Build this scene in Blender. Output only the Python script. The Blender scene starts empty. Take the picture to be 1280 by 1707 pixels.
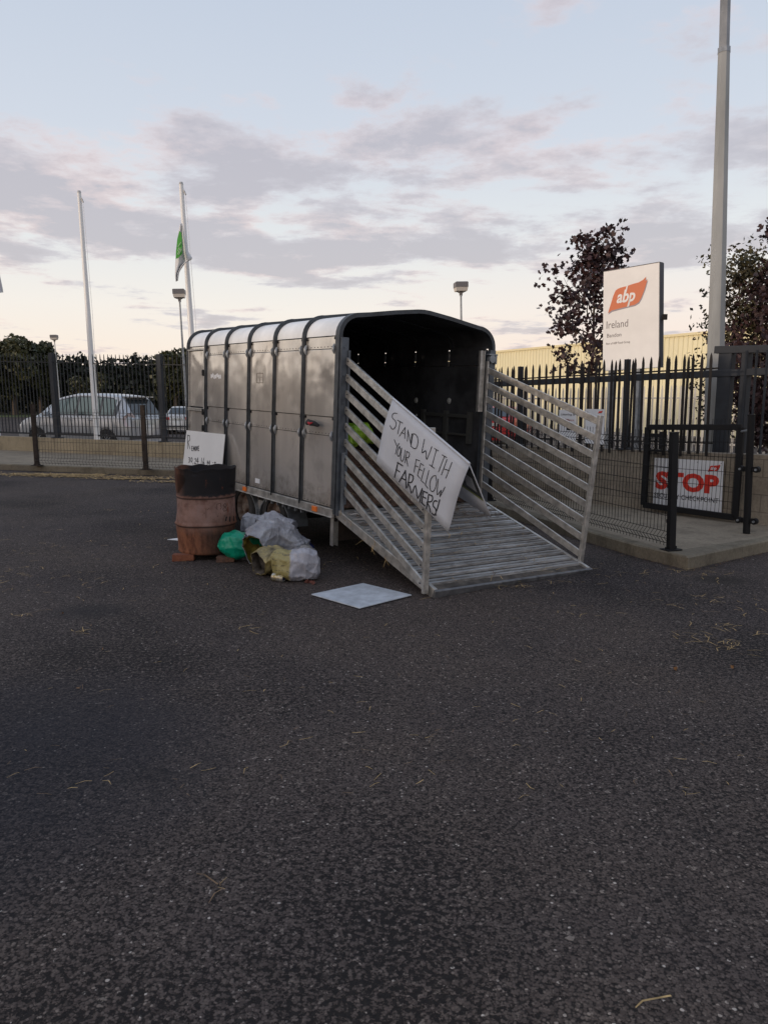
import bpy, math, random
from mathutils import Vector, Matrix, noise
random.seed(7)
sc = bpy.context.scene
COL = sc.collection
rad = math.radians
# ------------------------------------------------------------------ camera
FOC = 1282.0; CX = 640.0; CY = 853.5; CAMH = 1.53
_p = math.atan(187/FOC); _r = rad(0.45)
_f = Vector((0, math.cos(_p), -math.sin(_p))); _u0 = Vector((0, math.sin(_p), math.cos(_p))); _r0 = Vector((1, 0, 0))
CR = _r0*math.cos(_r) + _u0*math.sin(_r); CU = -_r0*math.sin(_r) + _u0*math.cos(_r)
CAM = Vector((0, 0, CAMH))
cd = bpy.data.cameras.new('camera'); cam = bpy.data.objects.new('camera', cd); COL.objects.link(cam)
cd.sensor_fit = 'HORIZONTAL'; cd.sensor_width = 36; cd.lens = 36*FOC/1280; cd.clip_end = 2000; cd.clip_start = 0.05
m3 = Matrix((CR, CU, -_f)).transposed()
cam.matrix_world = Matrix.Translation(CAM) @ m3.to_4x4()
sc.camera = cam
# ------------------------------------------------------------------ render, world, sun
sc.view_settings.view_transform = 'Standard'; sc.view_settings.look = 'None'
sc.view_settings.exposure = 0.17; sc.view_settings.gamma = 1
W = bpy.data.worlds.new('World'); sc.world = W; W.use_nodes = True
nt = W.node_tree; N = nt.nodes; LK = nt.links
for n in list(N): N.remove(n)
def wn(t, **k):
    n = N.new(t)
    for a, b in k.items(): setattr(n, a, b)
    return n
def wmath(op, a, b=None, c=None, clamp=False):
    n = wn('ShaderNodeMath', operation=op); n.use_clamp = clamp
    for i, v in enumerate((a, b, c)):
        if v is None: continue
        if isinstance(v, (int, float)): n.inputs[i].default_value = v
        else: LK.new(v, n.inputs[i])
    return n.outputs[0]
def wramp(fac, stops, interp='LINEAR'):
    n = wn('ShaderNodeValToRGB'); n.color_ramp.interpolation = interp
    e = n.color_ramp.elements
    while len(e) < len(stops): e.new(0.5)
    for i, (p, c) in enumerate(stops):
        e[i].position = p; e[i].color = (*c, 1) if len(c) == 3 else c
    LK.new(fac, n.inputs[0]); return n
def wmix(fac, a, b, mode='MIX'):
    n = wn('ShaderNodeMix', data_type='RGBA', blend_type=mode)
    for i, v in ((0, fac), (6, a), (7, b)):
        if isinstance(v, (int, float)): n.inputs[i].default_value = v
        elif isinstance(v, tuple): n.inputs[i].default_value = (*v, 1)
        else: LK.new(v, n.inputs[i])
    return n.outputs[2]
tc = wn('ShaderNodeTexCoord'); sep = wn('ShaderNodeSeparateXYZ'); LK.new(tc.outputs['Generated'], sep.inputs[0])
X, Y, Z = sep.outputs
zc = wmath('MAXIMUM', Z, 0.0)
# front (north-east) half of the sky, by elevation
base = wramp(zc, [(0.0, (.77, .63, .56)), (.05, (.83, .725, .64)), (.11, (.79, .745, .70)), (.18, (.69, .705, .715)), (.30, (.555, .60, .68)), (.45, (.475, .535, .64)), (1.0, (.36, .44, .60))])
# the glow of the low sun behind the camera and to its left
SUNDIR = Vector((-0.86, -0.50, 0.058)).normalized()
dt = wn('ShaderNodeVectorMath', operation='DOT_PRODUCT'); LK.new(tc.outputs['Generated'], dt.inputs[0]); dt.inputs[1].default_value = SUNDIR
glow = wmath('POWER', wmath('MAXIMUM', dt.outputs['Value'], 0.0), 6.0)
# pink tint to the right of the photograph near the horizon
rightp = wmath('MULTIPLY', wmath('MULTIPLY', wmath('ADD', X, 0.12), 2.2, clamp=True), wmath('SUBTRACT', 1.0, wmath('MULTIPLY', zc, 5.0), clamp=True), clamp=True)
base2 = wmix(wmath('MULTIPLY', rightp, .55), base.outputs[0], (.80, .60, .56))
# clouds: noise on a flat layer overhead
zz = wmath('ADD', zc, 0.085)
cmb = wn('ShaderNodeCombineXYZ'); LK.new(wmath('DIVIDE', X, zz), cmb.inputs[0]); LK.new(wmath('DIVIDE', Y, zz), cmb.inputs[1])
def cnoise(scale, loc, det=8, rough=.6, sc3=(1, 1, 1), dist=0.0):
    mp = wn('ShaderNodeMapping'); LK.new(cmb.outputs[0], mp.inputs[0]); mp.inputs['Location'].default_value = loc; mp.inputs['Scale'].default_value = sc3
    n = wn('ShaderNodeTexNoise'); LK.new(mp.outputs[0], n.inputs[0]); n.inputs['Scale'].default_value = scale
    n.inputs['Detail'].default_value = det; n.inputs['Roughness'].default_value = rough; n.inputs['Distortion'].default_value = dist
    return n.outputs[0]
n1 = cnoise(1.15, (3.3, 7.1, 0), 9, .58, (1, 1.0, 1), .25)
n2 = cnoise(3.2, (1.3, 2.1, 0), 9, .64)
n3 = cnoise(1.3, (5.3, 8.1, 0), 5, .55)
def band(z0, z1, soft):   # 1 between two elevations
    a = wmath('MULTIPLY', wmath('SUBTRACT', zc, z0), 1.0/soft, clamp=True)
    b = wmath('MULTIPLY', wmath('SUBTRACT', z1, zc), 1.0/soft, clamp=True)
    return wmath('MULTIPLY', a, b)
dens = wmath('ADD', wmath('MULTIPLY', n1, .64), wmath('MULTIPLY', n2, .36))
# big bank of cloud across the middle of the view, fewer above, streaks below
bump = wmath('ADD', wmath('MULTIPLY', band(.125, .325, .06), .215), wmath('MULTIPLY', band(.0, .13, .04), .03))
thick = wmath('SUBTRACT', wmath('ADD', wmath('MULTIPLY', wmath('SUBTRACT', dens, .5), 1.75), bump), .055)
cov = wmath('MULTIPLY', thick, 7.0, clamp=True)
covs = wn('ShaderNodeMapRange', interpolation_type='SMOOTHSTEP'); LK.new(cov, covs.inputs[0])
core = wmath('MULTIPLY', wmath('SUBTRACT', thick, .045), 6.5, clamp=True)
lit = wmath('MULTIPLY', wmath('SUBTRACT', n3, .44), 5.0, clamp=True)
edge = wmix(lit, (.57, .55, .60), (.78, .60, .58))
ccol = wmix(core, edge, (.42, .395, .445))
sky = wmix(wmath('MULTIPLY', covs.outputs[0], .76), base2, ccol)
ns = wn('ShaderNodeTexSky', sky_type='NISHITA'); ns.sun_disc = False; ns.sun_elevation = rad(3.3); ns.sun_rotation = math.atan2(SUNDIR.x, SUNDIR.y)
nsc = wmix(1.0, ns.outputs[0], (.02, .02, .02), 'MULTIPLY')
sky = wmix(1.0, sky, nsc, 'ADD')
sky = wmix(1.0, sky, wmix(glow, (0, 0, 0), (.75, .52, .33)), 'ADD')
# below the horizon: dull ground tone
sky = wmix(wmath('MULTIPLY', wmath('MULTIPLY', Z, -1.0), 60.0, clamp=True), sky, (.10, .095, .09))
bg = wn('ShaderNodeBackground'); LK.new(sky, bg.inputs[0]); bg.inputs[1].default_value = 1.0
wo = wn('ShaderNodeOutputWorld'); LK.new(bg.outputs[0], wo.inputs[0])
sl = bpy.data.lights.new('sun', 'SUN'); so = bpy.data.objects.new('sun', sl); COL.objects.link(so)
sl.energy = 1.3; sl.angle = rad(1.5); sl.color = (1.0, .80, .62)
so.rotation_euler = SUNDIR.to_track_quat('Z', 'Y').to_euler()

# ------------------------------------------------------------------ picture -> place helpers
def ray(px, py): return _f + CR*((px-CX)/FOC) - CU*((py-CY)/FOC)
def G(px, py, z=0.0):
    d = ray(px, py); return CAM + d*((z-CAMH)/d.z)
def D(px, py, y):
    d = ray(px, py); return CAM + d*(y/d.y)
def onplane(px, py, P0, n):
    d = ray(px, py); return CAM + d*((P0-CAM).dot(n)/d.dot(n))
def gz(y):            # the yard falls slightly away behind the fence
    return 0.0 if y < 23 else (-.35 if y > 42 else -.35*(y-23)/19)
UP = Vector((-.035, -.004, 1)).normalized()    # true plumb; the tarmac slopes a little
# ------------------------------------------------------------------ materials
MATS = {}
def mat(name, col=(.5, .5, .5), rough=.6, metal=0.0, noise_amt=0.0, nscale=8.0, col2=None, bump=0.0, bscale=60.0, spec=.5, stretch=(1, 1, 1), fn=None, alpha=None):
    if name in MATS: return MATS[name]
    m = bpy.data.materials.new(name); m.use_nodes = True; t = m.node_tree; b = t.nodes['Principled BSDF']
    b.inputs['Base Color'].default_value = (*col, 1); b.inputs['Roughness'].default_value = rough; b.inputs['Metallic'].default_value = metal
    b.inputs['Specular IOR Level'].default_value = spec
    if noise_amt or bump or col2:
        co = t.nodes.new('ShaderNodeTexCoord'); mp = t.nodes.new('ShaderNodeMapping'); mp.inputs['Scale'].default_value = stretch
        t.links.new(co.outputs['Object'], mp.inputs[0])
    if noise_amt or col2:
        n = t.nodes.new('ShaderNodeTexNoise'); n.inputs['Scale'].default_value = nscale; n.inputs['Detail'].default_value = 7; n.inputs['Roughness'].default_value = .62
        t.links.new(mp.outputs[0], n.inputs[0])
        r = t.nodes.new('ShaderNodeValToRGB'); t.links.new(n.outputs[0], r.inputs[0])
        c2 = col2 if col2 else tuple(c*(1-noise_amt) for c in col)
        c1 = col if col2 else tuple(min(1, c*(1+noise_amt*.6)) for c in col)
        r.color_ramp.elements[0].position = .36; r.color_ramp.elements[0].color = (*c2, 1)
        r.color_ramp.elements[1].position = .64; r.color_ramp.elements[1].color = (*c1, 1)
        t.links.new(r.outputs[0], b.inputs['Base Color'])
        rr = t.nodes.new('ShaderNodeMapRange'); t.links.new(n.outputs[0], rr.inputs[0]); rr.inputs[3].default_value = max(0, rough-.12); rr.inputs[4].default_value = min(1, rough+.12)
        t.links.new(rr.outputs[0], b.inputs['Roughness'])
    if bump:
        n2 = t.nodes.new('ShaderNodeTexNoise'); n2.inputs['Scale'].default_value = bscale; n2.inputs['Detail'].default_value = 5
        t.links.new(mp.outputs[0], n2.inputs[0])
        bu = t.nodes.new('ShaderNodeBump'); bu.inputs['Strength'].default_value = bump; bu.inputs['Distance'].default_value = .02
        t.links.new(n2.outputs[0], bu.inputs['Height']); t.links.new(bu.outputs[0], b.inputs['Normal'])
    MATS[name] = m
    return m
def nodes(m): return m.node_tree, m.node_tree.nodes, m.node_tree.links, m.node_tree.nodes['Principled BSDF']
def ramp(t, fac, stops):
    n = t.nodes.new('ShaderNodeValToRGB'); e = n.color_ramp.elements
    while len(e) < len(stops): e.new(.5)
    for i, (p, c) in enumerate(stops): e[i].position = p; e[i].color = (*c, 1)
    t.links.new(fac, n.inputs[0]); return n.outputs[0]
def mixc(t, fac, a, b, mode='MIX'):
    n = t.nodes.new('ShaderNodeMix'); n.data_type = 'RGBA'; n.blend_type = mode
    for i, v in ((0, fac), (6, a), (7, b)):
        if isinstance(v, (int, float)): n.inputs[i].default_value = v
        elif isinstance(v, tuple): n.inputs[i].default_value = (*v, 1)
        else: t.links.new(v, n.inputs[i])
    return n.outputs[2]
def tnoise(t, vec, scale, det=6, rough=.6, loc=None, stretch=None):
    if loc or stretch:
        mp = t.nodes.new('ShaderNodeMapping'); t.links.new(vec, mp.inputs[0])
        if loc: mp.inputs['Location'].default_value = loc
        if stretch: mp.inputs['Scale'].default_value = stretch
        vec = mp.outputs[0]
    n = t.nodes.new('ShaderNodeTexNoise'); n.inputs['Scale'].default_value = scale; n.inputs['Detail'].default_value = det; n.inputs['Roughness'].default_value = rough
    t.links.new(vec, n.inputs[0]); return n.outputs[0]
def tmath(t, op, a, b=0.0, clamp=False):
    n = t.nodes.new('ShaderNodeMath'); n.operation = op; n.use_clamp = clamp
    for i, v in enumerate((a, b)):
        if isinstance(v, (int, float)): n.inputs[i].default_value = v
        else: t.links.new(v, n.inputs[i])
    return n.outputs[0]
def objco(t): return t.nodes.new('ShaderNodeTexCoord').outputs['Object']

def make_asphalt():
    m = mat('asphalt', (.05, .05, .05), .88, spec=.18); t, n, l, b = nodes(m); co = objco(t)
    v = n.new('ShaderNodeTexVoronoi'); v.inputs['Scale'].default_value = 112; v.inputs['Randomness'].default_value = 1; l.new(co, v.inputs[0])
    sp = n.new('ShaderNodeSeparateColor'); l.new(v.outputs['Color'], sp.inputs[0])
    stone = ramp(t, sp.outputs[0], [(0, (.042, .035, .032)), (.35, (.072, .060, .054)), (.75, (.096, .080, .072)), (.95, (.128, .108, .096)), (.990, (.22, .19, .165)), (1, (.45, .42, .38))])
    # larger stones mixed in
    v2 = n.new('ShaderNodeTexVoronoi'); v2.inputs['Scale'].default_value = 62; l.new(co, v2.inputs[0])
    sp2 = n.new('ShaderNodeSeparateColor'); l.new(v2.outputs['Color'], sp2.inputs[0])
    big = ramp(t, sp2.outputs[1], [(0, (.052, .043, .040)), (.5, (.086, .071, .064)), (.96, (.122, .102, .090)), (1, (.26, .23, .20))])
    stone = mixc(t, tmath(t, 'MULTIPLY', tmath(t, 'GREATER_THAN', sp2.outputs[2], .62), .75), stone, big)
    gap = tmath(t, 'MULTIPLY', tmath(t, 'SUBTRACT', v.outputs['Distance'], .50), 3.5, True)
    # missing stones: dark pits, denser in worn patches
    wear = tnoise(t, co, .55, 4, .55, loc=(4.2, 1.3, 0))
    pn = tnoise(t, co, 46, 3, .6)
    def spot(cx_, cy_, rx_, ry_, wob=.35):
        sp_ = n.new('ShaderNodeSeparateXYZ'); l.new(co, sp_.inputs[0])
        a_ = tmath(t, 'POWER', tmath(t, 'ABSOLUTE', tmath(t, 'MULTIPLY', tmath(t, 'SUBTRACT', sp_.outputs[0], cx_), 1/rx_)), 2.0); b_ = tmath(t, 'POWER', tmath(t, 'ABSOLUTE', tmath(t, 'MULTIPLY', tmath(t, 'SUBTRACT', sp_.outputs[1], cy_), 1/ry_)), 2.0)
        d_ = tmath(t, 'ADD', tmath(t, 'ADD', a_, b_), tmath(t, 'MULTIPLY', tmath(t, 'SUBTRACT', wear, .5), wob*6))
        return tmath(t, 'SUBTRACT', 1.0, d_, True)
    worn = tmath(t, 'MAXIMUM', spot(.12, 2.35, .6, 1.5), spot(-.35, 4.2, .5, .7))
    wear = tmath(t, 'ADD', wear, tmath(t, 'MULTIPLY', worn, .055))
    th = tmath(t, 'SUBTRACT', .60, tmath(t, 'MULTIPLY', tmath(t, 'SUBTRACT', wear, .45, True), .60))
    pit = tmath(t, 'MULTIPLY', tmath(t, 'SUBTRACT', pn, th), 22.0, True)
    dark = tmath(t, 'MAXIMUM', tmath(t, 'MULTIPLY', gap, .85), tmath(t, 'MULTIPLY', pit, .9))
    c = mixc(t, dark, stone, (.012, .0115, .012))
    # broad tonal patches: bluish-dark, dusty brown
    big1 = tnoise(t, co, .28, 5, .55, loc=(11.3, 2.7, 0))
    big2 = tnoise(t, co, .8, 6, .6, loc=(1.3, 9.7, 0))
    tone = ramp(t, tmath(t, 'ADD', tmath(t, 'MULTIPLY', big1, .6), tmath(t, 'MULTIPLY', big2, .4)), [(.34, (.78, .75, .80)), (.48, (1.0, .95, .94)), (.62, (1.16, 1.07, .99))])
    c = mixc(t, 1.0, c, tone, 'MULTIPLY')
    c = mixc(t, tmath(t, 'MULTIPLY', spot(-1.6, 3.1, 1.0, 1.4), .68), c, (.016, .018, .026))  # broad bluish-dark ellipse on the left of the foreground
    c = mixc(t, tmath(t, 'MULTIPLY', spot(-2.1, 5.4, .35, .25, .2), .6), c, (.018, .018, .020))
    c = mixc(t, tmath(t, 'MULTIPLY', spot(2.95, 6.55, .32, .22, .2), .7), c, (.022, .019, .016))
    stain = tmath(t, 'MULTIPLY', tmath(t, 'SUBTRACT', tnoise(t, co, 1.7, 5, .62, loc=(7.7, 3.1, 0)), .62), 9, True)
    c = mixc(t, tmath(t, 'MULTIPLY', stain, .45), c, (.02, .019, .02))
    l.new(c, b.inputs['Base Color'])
    h = tmath(t, 'SUBTRACT', tmath(t, 'MULTIPLY', sp.outputs[1], .5), tmath(t, 'ADD', tmath(t, 'MULTIPLY', v.outputs['Distance'], .8), tmath(t, 'MULTIPLY', pit, 1.3)))
    bu = n.new('ShaderNodeBump'); bu.inputs['Strength'].default_value = .65; bu.inputs['Distance'].default_value = .006; l.new(h, bu.inputs['Height']); l.new(bu.outputs[0], b.inputs['Normal'])
    return m
def make_concrete(name, c1, c2, c3):
    m = mat(name, c1, .9, spec=.15); t, n, l, b = nodes(m); co = objco(t)
    a = tnoise(t, co, 1.6, 8, .65); f = tnoise(t, co, 38, 5, .7); s = tnoise(t, co, 5, 6, .6, loc=(3, 8, 1), stretch=(1, 1, .35))
    c = ramp(t, a, [(.34, c2), (.62, c1)])
    c = mixc(t, tmath(t, 'MULTIPLY', tmath(t, 'SUBTRACT', s, .52), 4, True), c, c3)
    c = mixc(t, .55, c, ramp(t, f, [(.3, (.55, .55, .55)), (.7, (1.3, 1.3, 1.3))]), 'MULTIPLY')
    l.new(c, b.inputs['Base Color'])
    bu = n.new('ShaderNodeBump'); bu.inputs['Strength'].default_value = .5; bu.inputs['Distance'].default_value = .01; l.new(f, bu.inputs['Height']); l.new(bu.outputs[0], b.inputs['Normal'])
    return m
def make_blocks(name, c1, c2, cm, along, course, length, z0):
    # blockwork: courses in Z, lengths along the wall
    m = mat(name, c1, .9); t, n, l, b = nodes(m); co = objco(t)
    sp = n.new('ShaderNodeSeparateXYZ'); l.new(co, sp.inputs[0])
    u = tmath(t, 'ADD', tmath(t, 'MULTIPLY', sp.outputs[0], along[0]), tmath(t, 'MULTIPLY', sp.outputs[1], along[1]))
    zz_ = tmath(t, 'ADD', tmath(t, 'SUBTRACT', sp.outputs[2], z0), tmath(t, 'MULTIPLY', u, -.0))
    cb = n.new('ShaderNodeCombineXYZ'); l.new(u, cb.inputs[0]); l.new(zz_, cb.inputs[1])
    br = n.new('ShaderNodeTexBrick'); l.new(cb.outputs[0], br.inputs[0]); br.inputs['Scale'].default_value = 1
    br.inputs['Mortar Size'].default_value = .006; br.inputs['Mortar Smooth'].default_value = .4; br.inputs['Brick Width'].default_value = length; br.inputs['Row Height'].default_value = course
    br.inputs['Color1'].default_value = (*c1, 1); br.inputs['Color2'].default_value = (*c2, 1); br.inputs['Mortar'].default_value = (*cm, 1); br.inputs['Bias'].default_value = 0
    f = tnoise(t, co, 30, 6, .7); s = tnoise(t, co, 1.4, 6, .6)
    c = mixc(t, .7, br.outputs[0], ramp(t, f, [(.3, (.6, .6, .6)), (.7, (1.25, 1.25, 1.25))]), 'MULTIPLY')
    c = mixc(t, .8, c, ramp(t, s, [(.35, (.62, .60, .58)), (.62, (1.15, 1.15, 1.15))]), 'MULTIPLY')
    l.new(c, b.inputs['Base Color'])
    h = tmath(t, 'SUBTRACT', tmath(t, 'MULTIPLY', f, .4), tmath(t, 'MULTIPLY', br.outputs['Fac'], 1.0))
    bu = n.new('ShaderNodeBump'); bu.inputs['Strength'].default_value = .6; bu.inputs['Distance'].default_value = .008; l.new(h, bu.inputs['Height']); l.new(bu.outputs[0], b.inputs['Normal'])
    return m
def make_alu_panel():
    m = mat('aluminium_panel', (.52, .48, .43), .34, .62); t, n, l, b = nodes(m); co = objco(t)
    st = tnoise(t, co, 9, 6, .6, stretch=(1, 1, .10)); bl = tnoise(t, co, 1.1, 3, .5, loc=(2, 5, 1)); fi = tnoise(t, co, 30, 3, .5)
    c = ramp(t, bl, [(.32, (.62, .585, .54)), (.66, (.76, .715, .66))])
    c = mixc(t, .40, c, ramp(t, st, [(.3, (.80, .80, .81)), (.7, (1.16, 1.16, 1.17))]), 'MULTIPLY')
    spz = n.new('ShaderNodeSeparateXYZ'); l.new(co, spz.inputs[0])
    mud = tmath(t, 'MULTIPLY', tmath(t, 'SUBTRACT', tmath(t, 'ADD', tmath(t, 'MULTIPLY', tmath(t, 'SUBTRACT', .30, spz.outputs[2]), 1.1), tmath(t, 'SUBTRACT', tnoise(t, co, 8, 6, .7, loc=(3, 3, 3)), .5)), .10), 4, True)
    c = mixc(t, tmath(t, 'MULTIPLY', mud, .55), c, (.20, .165, .125))
    sm = tmath(t, 'MULTIPLY', tmath(t, 'SUBTRACT', tnoise(t, co, 3.4, 4, .6, loc=(8, 2, 5)), .56), 9, True)
    c = mixc(t, tmath(t, 'MULTIPLY', sm, .28), c, (.30, .285, .265))
    spk = tmath(t, 'MULTIPLY', tmath(t, 'SUBTRACT', tnoise(t, co, 26, 3, .5, loc=(9, 1, 4)), .76), 14, True)
    c = mixc(t, tmath(t, 'MULTIPLY', spk, .6), c, (.16, .13, .10))
    l.new(c, b.inputs['Base Color'])
    rr = n.new('ShaderNodeMapRange'); l.new(tnoise(t, co, 2.1, 3, .5, loc=(6, 2, 2)), rr.inputs[0]); rr.inputs[1].default_value = .35; rr.inputs[2].default_value = .65; rr.inputs[3].default_value = .10; rr.inputs[4].default_value = .24; l.new(rr.outputs[0], b.inputs['Roughness'])
    d1 = tnoise(t, co, 2.1, 2, .5, loc=(1, 1, 7)); d2 = tnoise(t, co, 60, 2, .6, stretch=(1, 1, .08))
    h = tmath(t, 'ADD', tmath(t, 'MULTIPLY', d1, 1.0), tmath(t, 'MULTIPLY', d2, .004))
    bu = n.new('ShaderNodeBump'); bu.inputs['Strength'].default_value = .62; bu.inputs['Distance'].default_value = .03; l.new(h, bu.inputs['Height']); l.new(bu.outputs[0], b.inputs['Normal'])
    return m
def make_drum():
    m = mat('burnt_drum', (.2, .1, .08), .85, spec=.2); t, n, l, b = nodes(m); co = objco(t)
    sp = n.new('ShaderNodeSeparateXYZ'); l.new(co, sp.inputs[0])
    a = tnoise(t, co, 5, 8, .65); f = tnoise(t, co, 16, 7, .7, stretch=(1, 1, .4)); g = tnoise(t, co, 2.2, 5, .6, loc=(4, 1, 2))
    rust = ramp(t, f, [(.28, (.05, .022, .015)), (.45, (.15, .062, .036)), (.58, (.27, .115, .065)), (.75, (.22, .085, .035))])
    pink = ramp(t, a, [(.35, (.12, .068, .056)), (.52, (.27, .175, .15)), (.62, (.31, .21, .185)), (.72, (.17, .075, .05))])
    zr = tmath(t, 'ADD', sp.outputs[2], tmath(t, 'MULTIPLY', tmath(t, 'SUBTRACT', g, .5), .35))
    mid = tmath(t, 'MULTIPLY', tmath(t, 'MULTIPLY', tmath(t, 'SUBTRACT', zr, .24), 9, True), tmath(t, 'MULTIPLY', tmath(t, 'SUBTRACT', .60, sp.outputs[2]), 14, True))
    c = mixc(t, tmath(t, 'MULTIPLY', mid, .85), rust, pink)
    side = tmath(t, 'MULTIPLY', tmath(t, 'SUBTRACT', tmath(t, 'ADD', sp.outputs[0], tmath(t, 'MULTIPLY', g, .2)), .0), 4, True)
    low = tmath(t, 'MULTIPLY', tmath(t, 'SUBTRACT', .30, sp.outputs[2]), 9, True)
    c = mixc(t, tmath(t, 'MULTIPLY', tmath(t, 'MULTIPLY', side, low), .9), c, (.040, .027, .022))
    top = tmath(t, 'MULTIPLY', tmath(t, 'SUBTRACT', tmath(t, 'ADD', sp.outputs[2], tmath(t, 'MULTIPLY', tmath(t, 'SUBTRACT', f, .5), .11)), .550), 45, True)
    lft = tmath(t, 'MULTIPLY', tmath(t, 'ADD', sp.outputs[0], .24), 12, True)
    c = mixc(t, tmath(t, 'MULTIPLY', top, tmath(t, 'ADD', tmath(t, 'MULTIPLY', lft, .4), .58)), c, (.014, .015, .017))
    scr = tmath(t, 'MULTIPLY', tmath(t, 'SUBTRACT', f, .63), 20, True)
    c = mixc(t, tmath(t, 'MULTIPLY', tmath(t, 'MULTIPLY', scr, tmath(t, 'GREATER_THAN', sp.outputs[0], .02)), .8), c, (.16, .05, .025))
    for zr_ in (.273, .541):
        rg = tmath(t, 'MULTIPLY', tmath(t, 'SUBTRACT', .012, tmath(t, 'ABSOLUTE', tmath(t, 'SUBTRACT', sp.outputs[2], zr_))), 150, True)
        c = mixc(t, tmath(t, 'MULTIPLY', rg, .8), c, (.022, .014, .012))
    l.new(c, b.inputs['Base Color'])
    bu = n.new('ShaderNodeBump'); bu.inputs['Strength'].default_value = .5; bu.inputs['Distance'].default_value = .012; l.new(a, bu.inputs['Height']); l.new(bu.outputs[0], b.inputs['Normal'])
    return m

# ------------------------------------------------------------------ mesh builder
class MB:
    def __init__(s): s.v = []; s.f = []; s.mi = []; s.ms = []
    def _m(s, m):
        if m is None: return 0
        if m not in s.ms: s.ms.append(m)
        return s.ms.index(m)
    def add(s, vs, fs, m=None):
        o = len(s.v); s.v += [tuple(v) for v in vs]; s.f += [tuple(o+i for i in f) for f in fs]; s.mi += [s._m(m)]*len(fs)
    def box(s, c, size, rot=None, m=None):
        c = Vector(c); hx, hy, hz = (d/2 for d in size)
        vs = [Vector((x, y, z)) for z in (-hz, hz) for x, y in ((-hx, -hy), (hx, -hy), (hx, hy), (-hx, hy))]
        if rot is not None: vs = [rot @ v for v in vs]
        s.add([c+v for v in vs], [(3, 2, 1, 0), (4, 5, 6, 7), (0, 1, 5, 4), (1, 2, 6, 5), (2, 3, 7, 6), (3, 0, 4, 7)], m)
    def span(s, a, b, m=None):
        a = Vector(a); b = Vector(b); s.box((a+b)/2, [abs(x) for x in (b-a)], None, m)
    def bar(s, a, b, w, h, up=(0, 0, 1), m=None):
        a = Vector(a); b = Vector(b); d = (b-a); L = d.length; d.normalize(); u = Vector(up)
        x = d.cross(u)
        if x.length < 1e-4: x = d.cross(Vector((1, 0, 0)))
        x.normalize(); z = x.cross(d)
        s.box((a+b)/2, (w, L, h), Matrix((x, d, z)).transposed(), m)
    def tube(s, pts, rs, n=10, caps=True, m=None):
        pts = [Vector(p) for p in pts]
        if isinstance(rs, (int, float)): rs = [rs]*len(pts)
        vs = []; ref = None
        for i, p in enumerate(pts):
            d = (pts[min(i+1, len(pts)-1)]-pts[max(i-1, 0)]).normalized()
            if ref is None:
                ref = d.cross(Vector((0, 0, 1)));
                if ref.length < .1: ref = d.cross(Vector((1, 0, 0)))
            x = (ref - d*ref.dot(d)).normalized(); ref = x; y = d.cross(x)
            for k in range(n):
                a = 2*math.pi*k/n; vs.append(p + (x*math.cos(a)+y*math.sin(a))*rs[i])
        fs = [(i*n+k, i*n+(k+1) % n, (i+1)*n+(k+1) % n, (i+1)*n+k) for i in range(len(pts)-1) for k in range(n)]
        if caps: fs += [tuple(range(n))[::-1], tuple((len(pts)-1)*n+k for k in range(n))]
        s.add(vs, fs, m)
    def prism(s, poly, d, m=None):     # polygon (3D points) extruded by vector d
        d = Vector(d); n = len(poly); p = [Vector(q) for q in poly]
        s.add(p+[q+d for q in p], [tuple(range(n))[::-1], tuple(range(n, 2*n))]+[(i, (i+1) % n, n+(i+1) % n, n+i) for i in range(n)], m)
    def stroke(s, pts, w, nrm, m=None, t=.0012):   # flat pen line on a surface, slightly proud
        nrm = Vector(nrm).normalized(); P = [Vector(p) for p in pts]
        for i in range(len(P)-1):
            a, b = P[i], P[i+1]; d = (b-a)
            if d.length < 1e-6: continue
            x = d.normalized().cross(nrm)*w/2; e = d.normalized()*w*.35
            s.prism([a-e-x, a-e+x, b+e+x, b+e-x], nrm*t, m)
    def lathe(s, prof, n=32, c=(0, 0, 0), m=None, axis='Z'):
        vs = []
        for r, z in prof:
            for k in range(n):
                a = 2*math.pi*k/n
                p = (r*math.cos(a), r*math.sin(a), z) if axis == 'Z' else (z, r*math.cos(a), r*math.sin(a))
                vs.append(Vector(c)+Vector(p))
        s.add(vs, [(i*n+k, i*n+(k+1) % n, (i+1)*n+(k+1) % n, (i+1)*n+k) for i in range(len(prof)-1) for k in range(n)], m)
    def build(s, name, m=None, parent=None, smooth=False, bevel=0, label=None):
        me = bpy.data.meshes.new(name); me.from_pydata(s.v, [], s.f); me.update()
        ms = s.ms if s.ms else [m]
        for q in ms: me.materials.append(q if q else m)
        if s.ms:
            for p, i in zip(me.polygons, s.mi): p.material_index = i
        if smooth:
            me.polygons.foreach_set('use_smooth', [True]*len(me.polygons))
            if smooth != 'all':
                try: me.set_sharp_from_angle(angle=rad(38))
                except Exception: pass
        o = bpy.data.objects.new(name, me); COL.objects.link(o)
        if parent: o.parent = parent
        if bevel:
            bv = o.modifiers.new('bevel', 'BEVEL'); bv.width = bevel; bv.segments = 2; bv.limit_method = 'ANGLE'
        if label: o['label'] = label
        return o
def tag(o, label, cat, group=None, kind=None):
    if label: o['label'] = label
    if cat: o['category'] = cat
    if group: o['group'] = group
    if kind: o['kind'] = kind
    return o
def thing(name, label, cat, loc=(0, 0, 0), rz=0, group=None, tilt=False):
    o = bpy.data.objects.new(name, None); COL.objects.link(o)
    R3 = Matrix.Rotation(rz, 3, 'Z')
    if tilt: R3 = Vector((0, 0, 1)).rotation_difference(UP).to_matrix() @ R3
    o.matrix_world = Matrix.Translation(Vector(loc)) @ R3.to_4x4()
    o.empty_display_size = .2
    return tag(o, label, cat, group)
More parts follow.
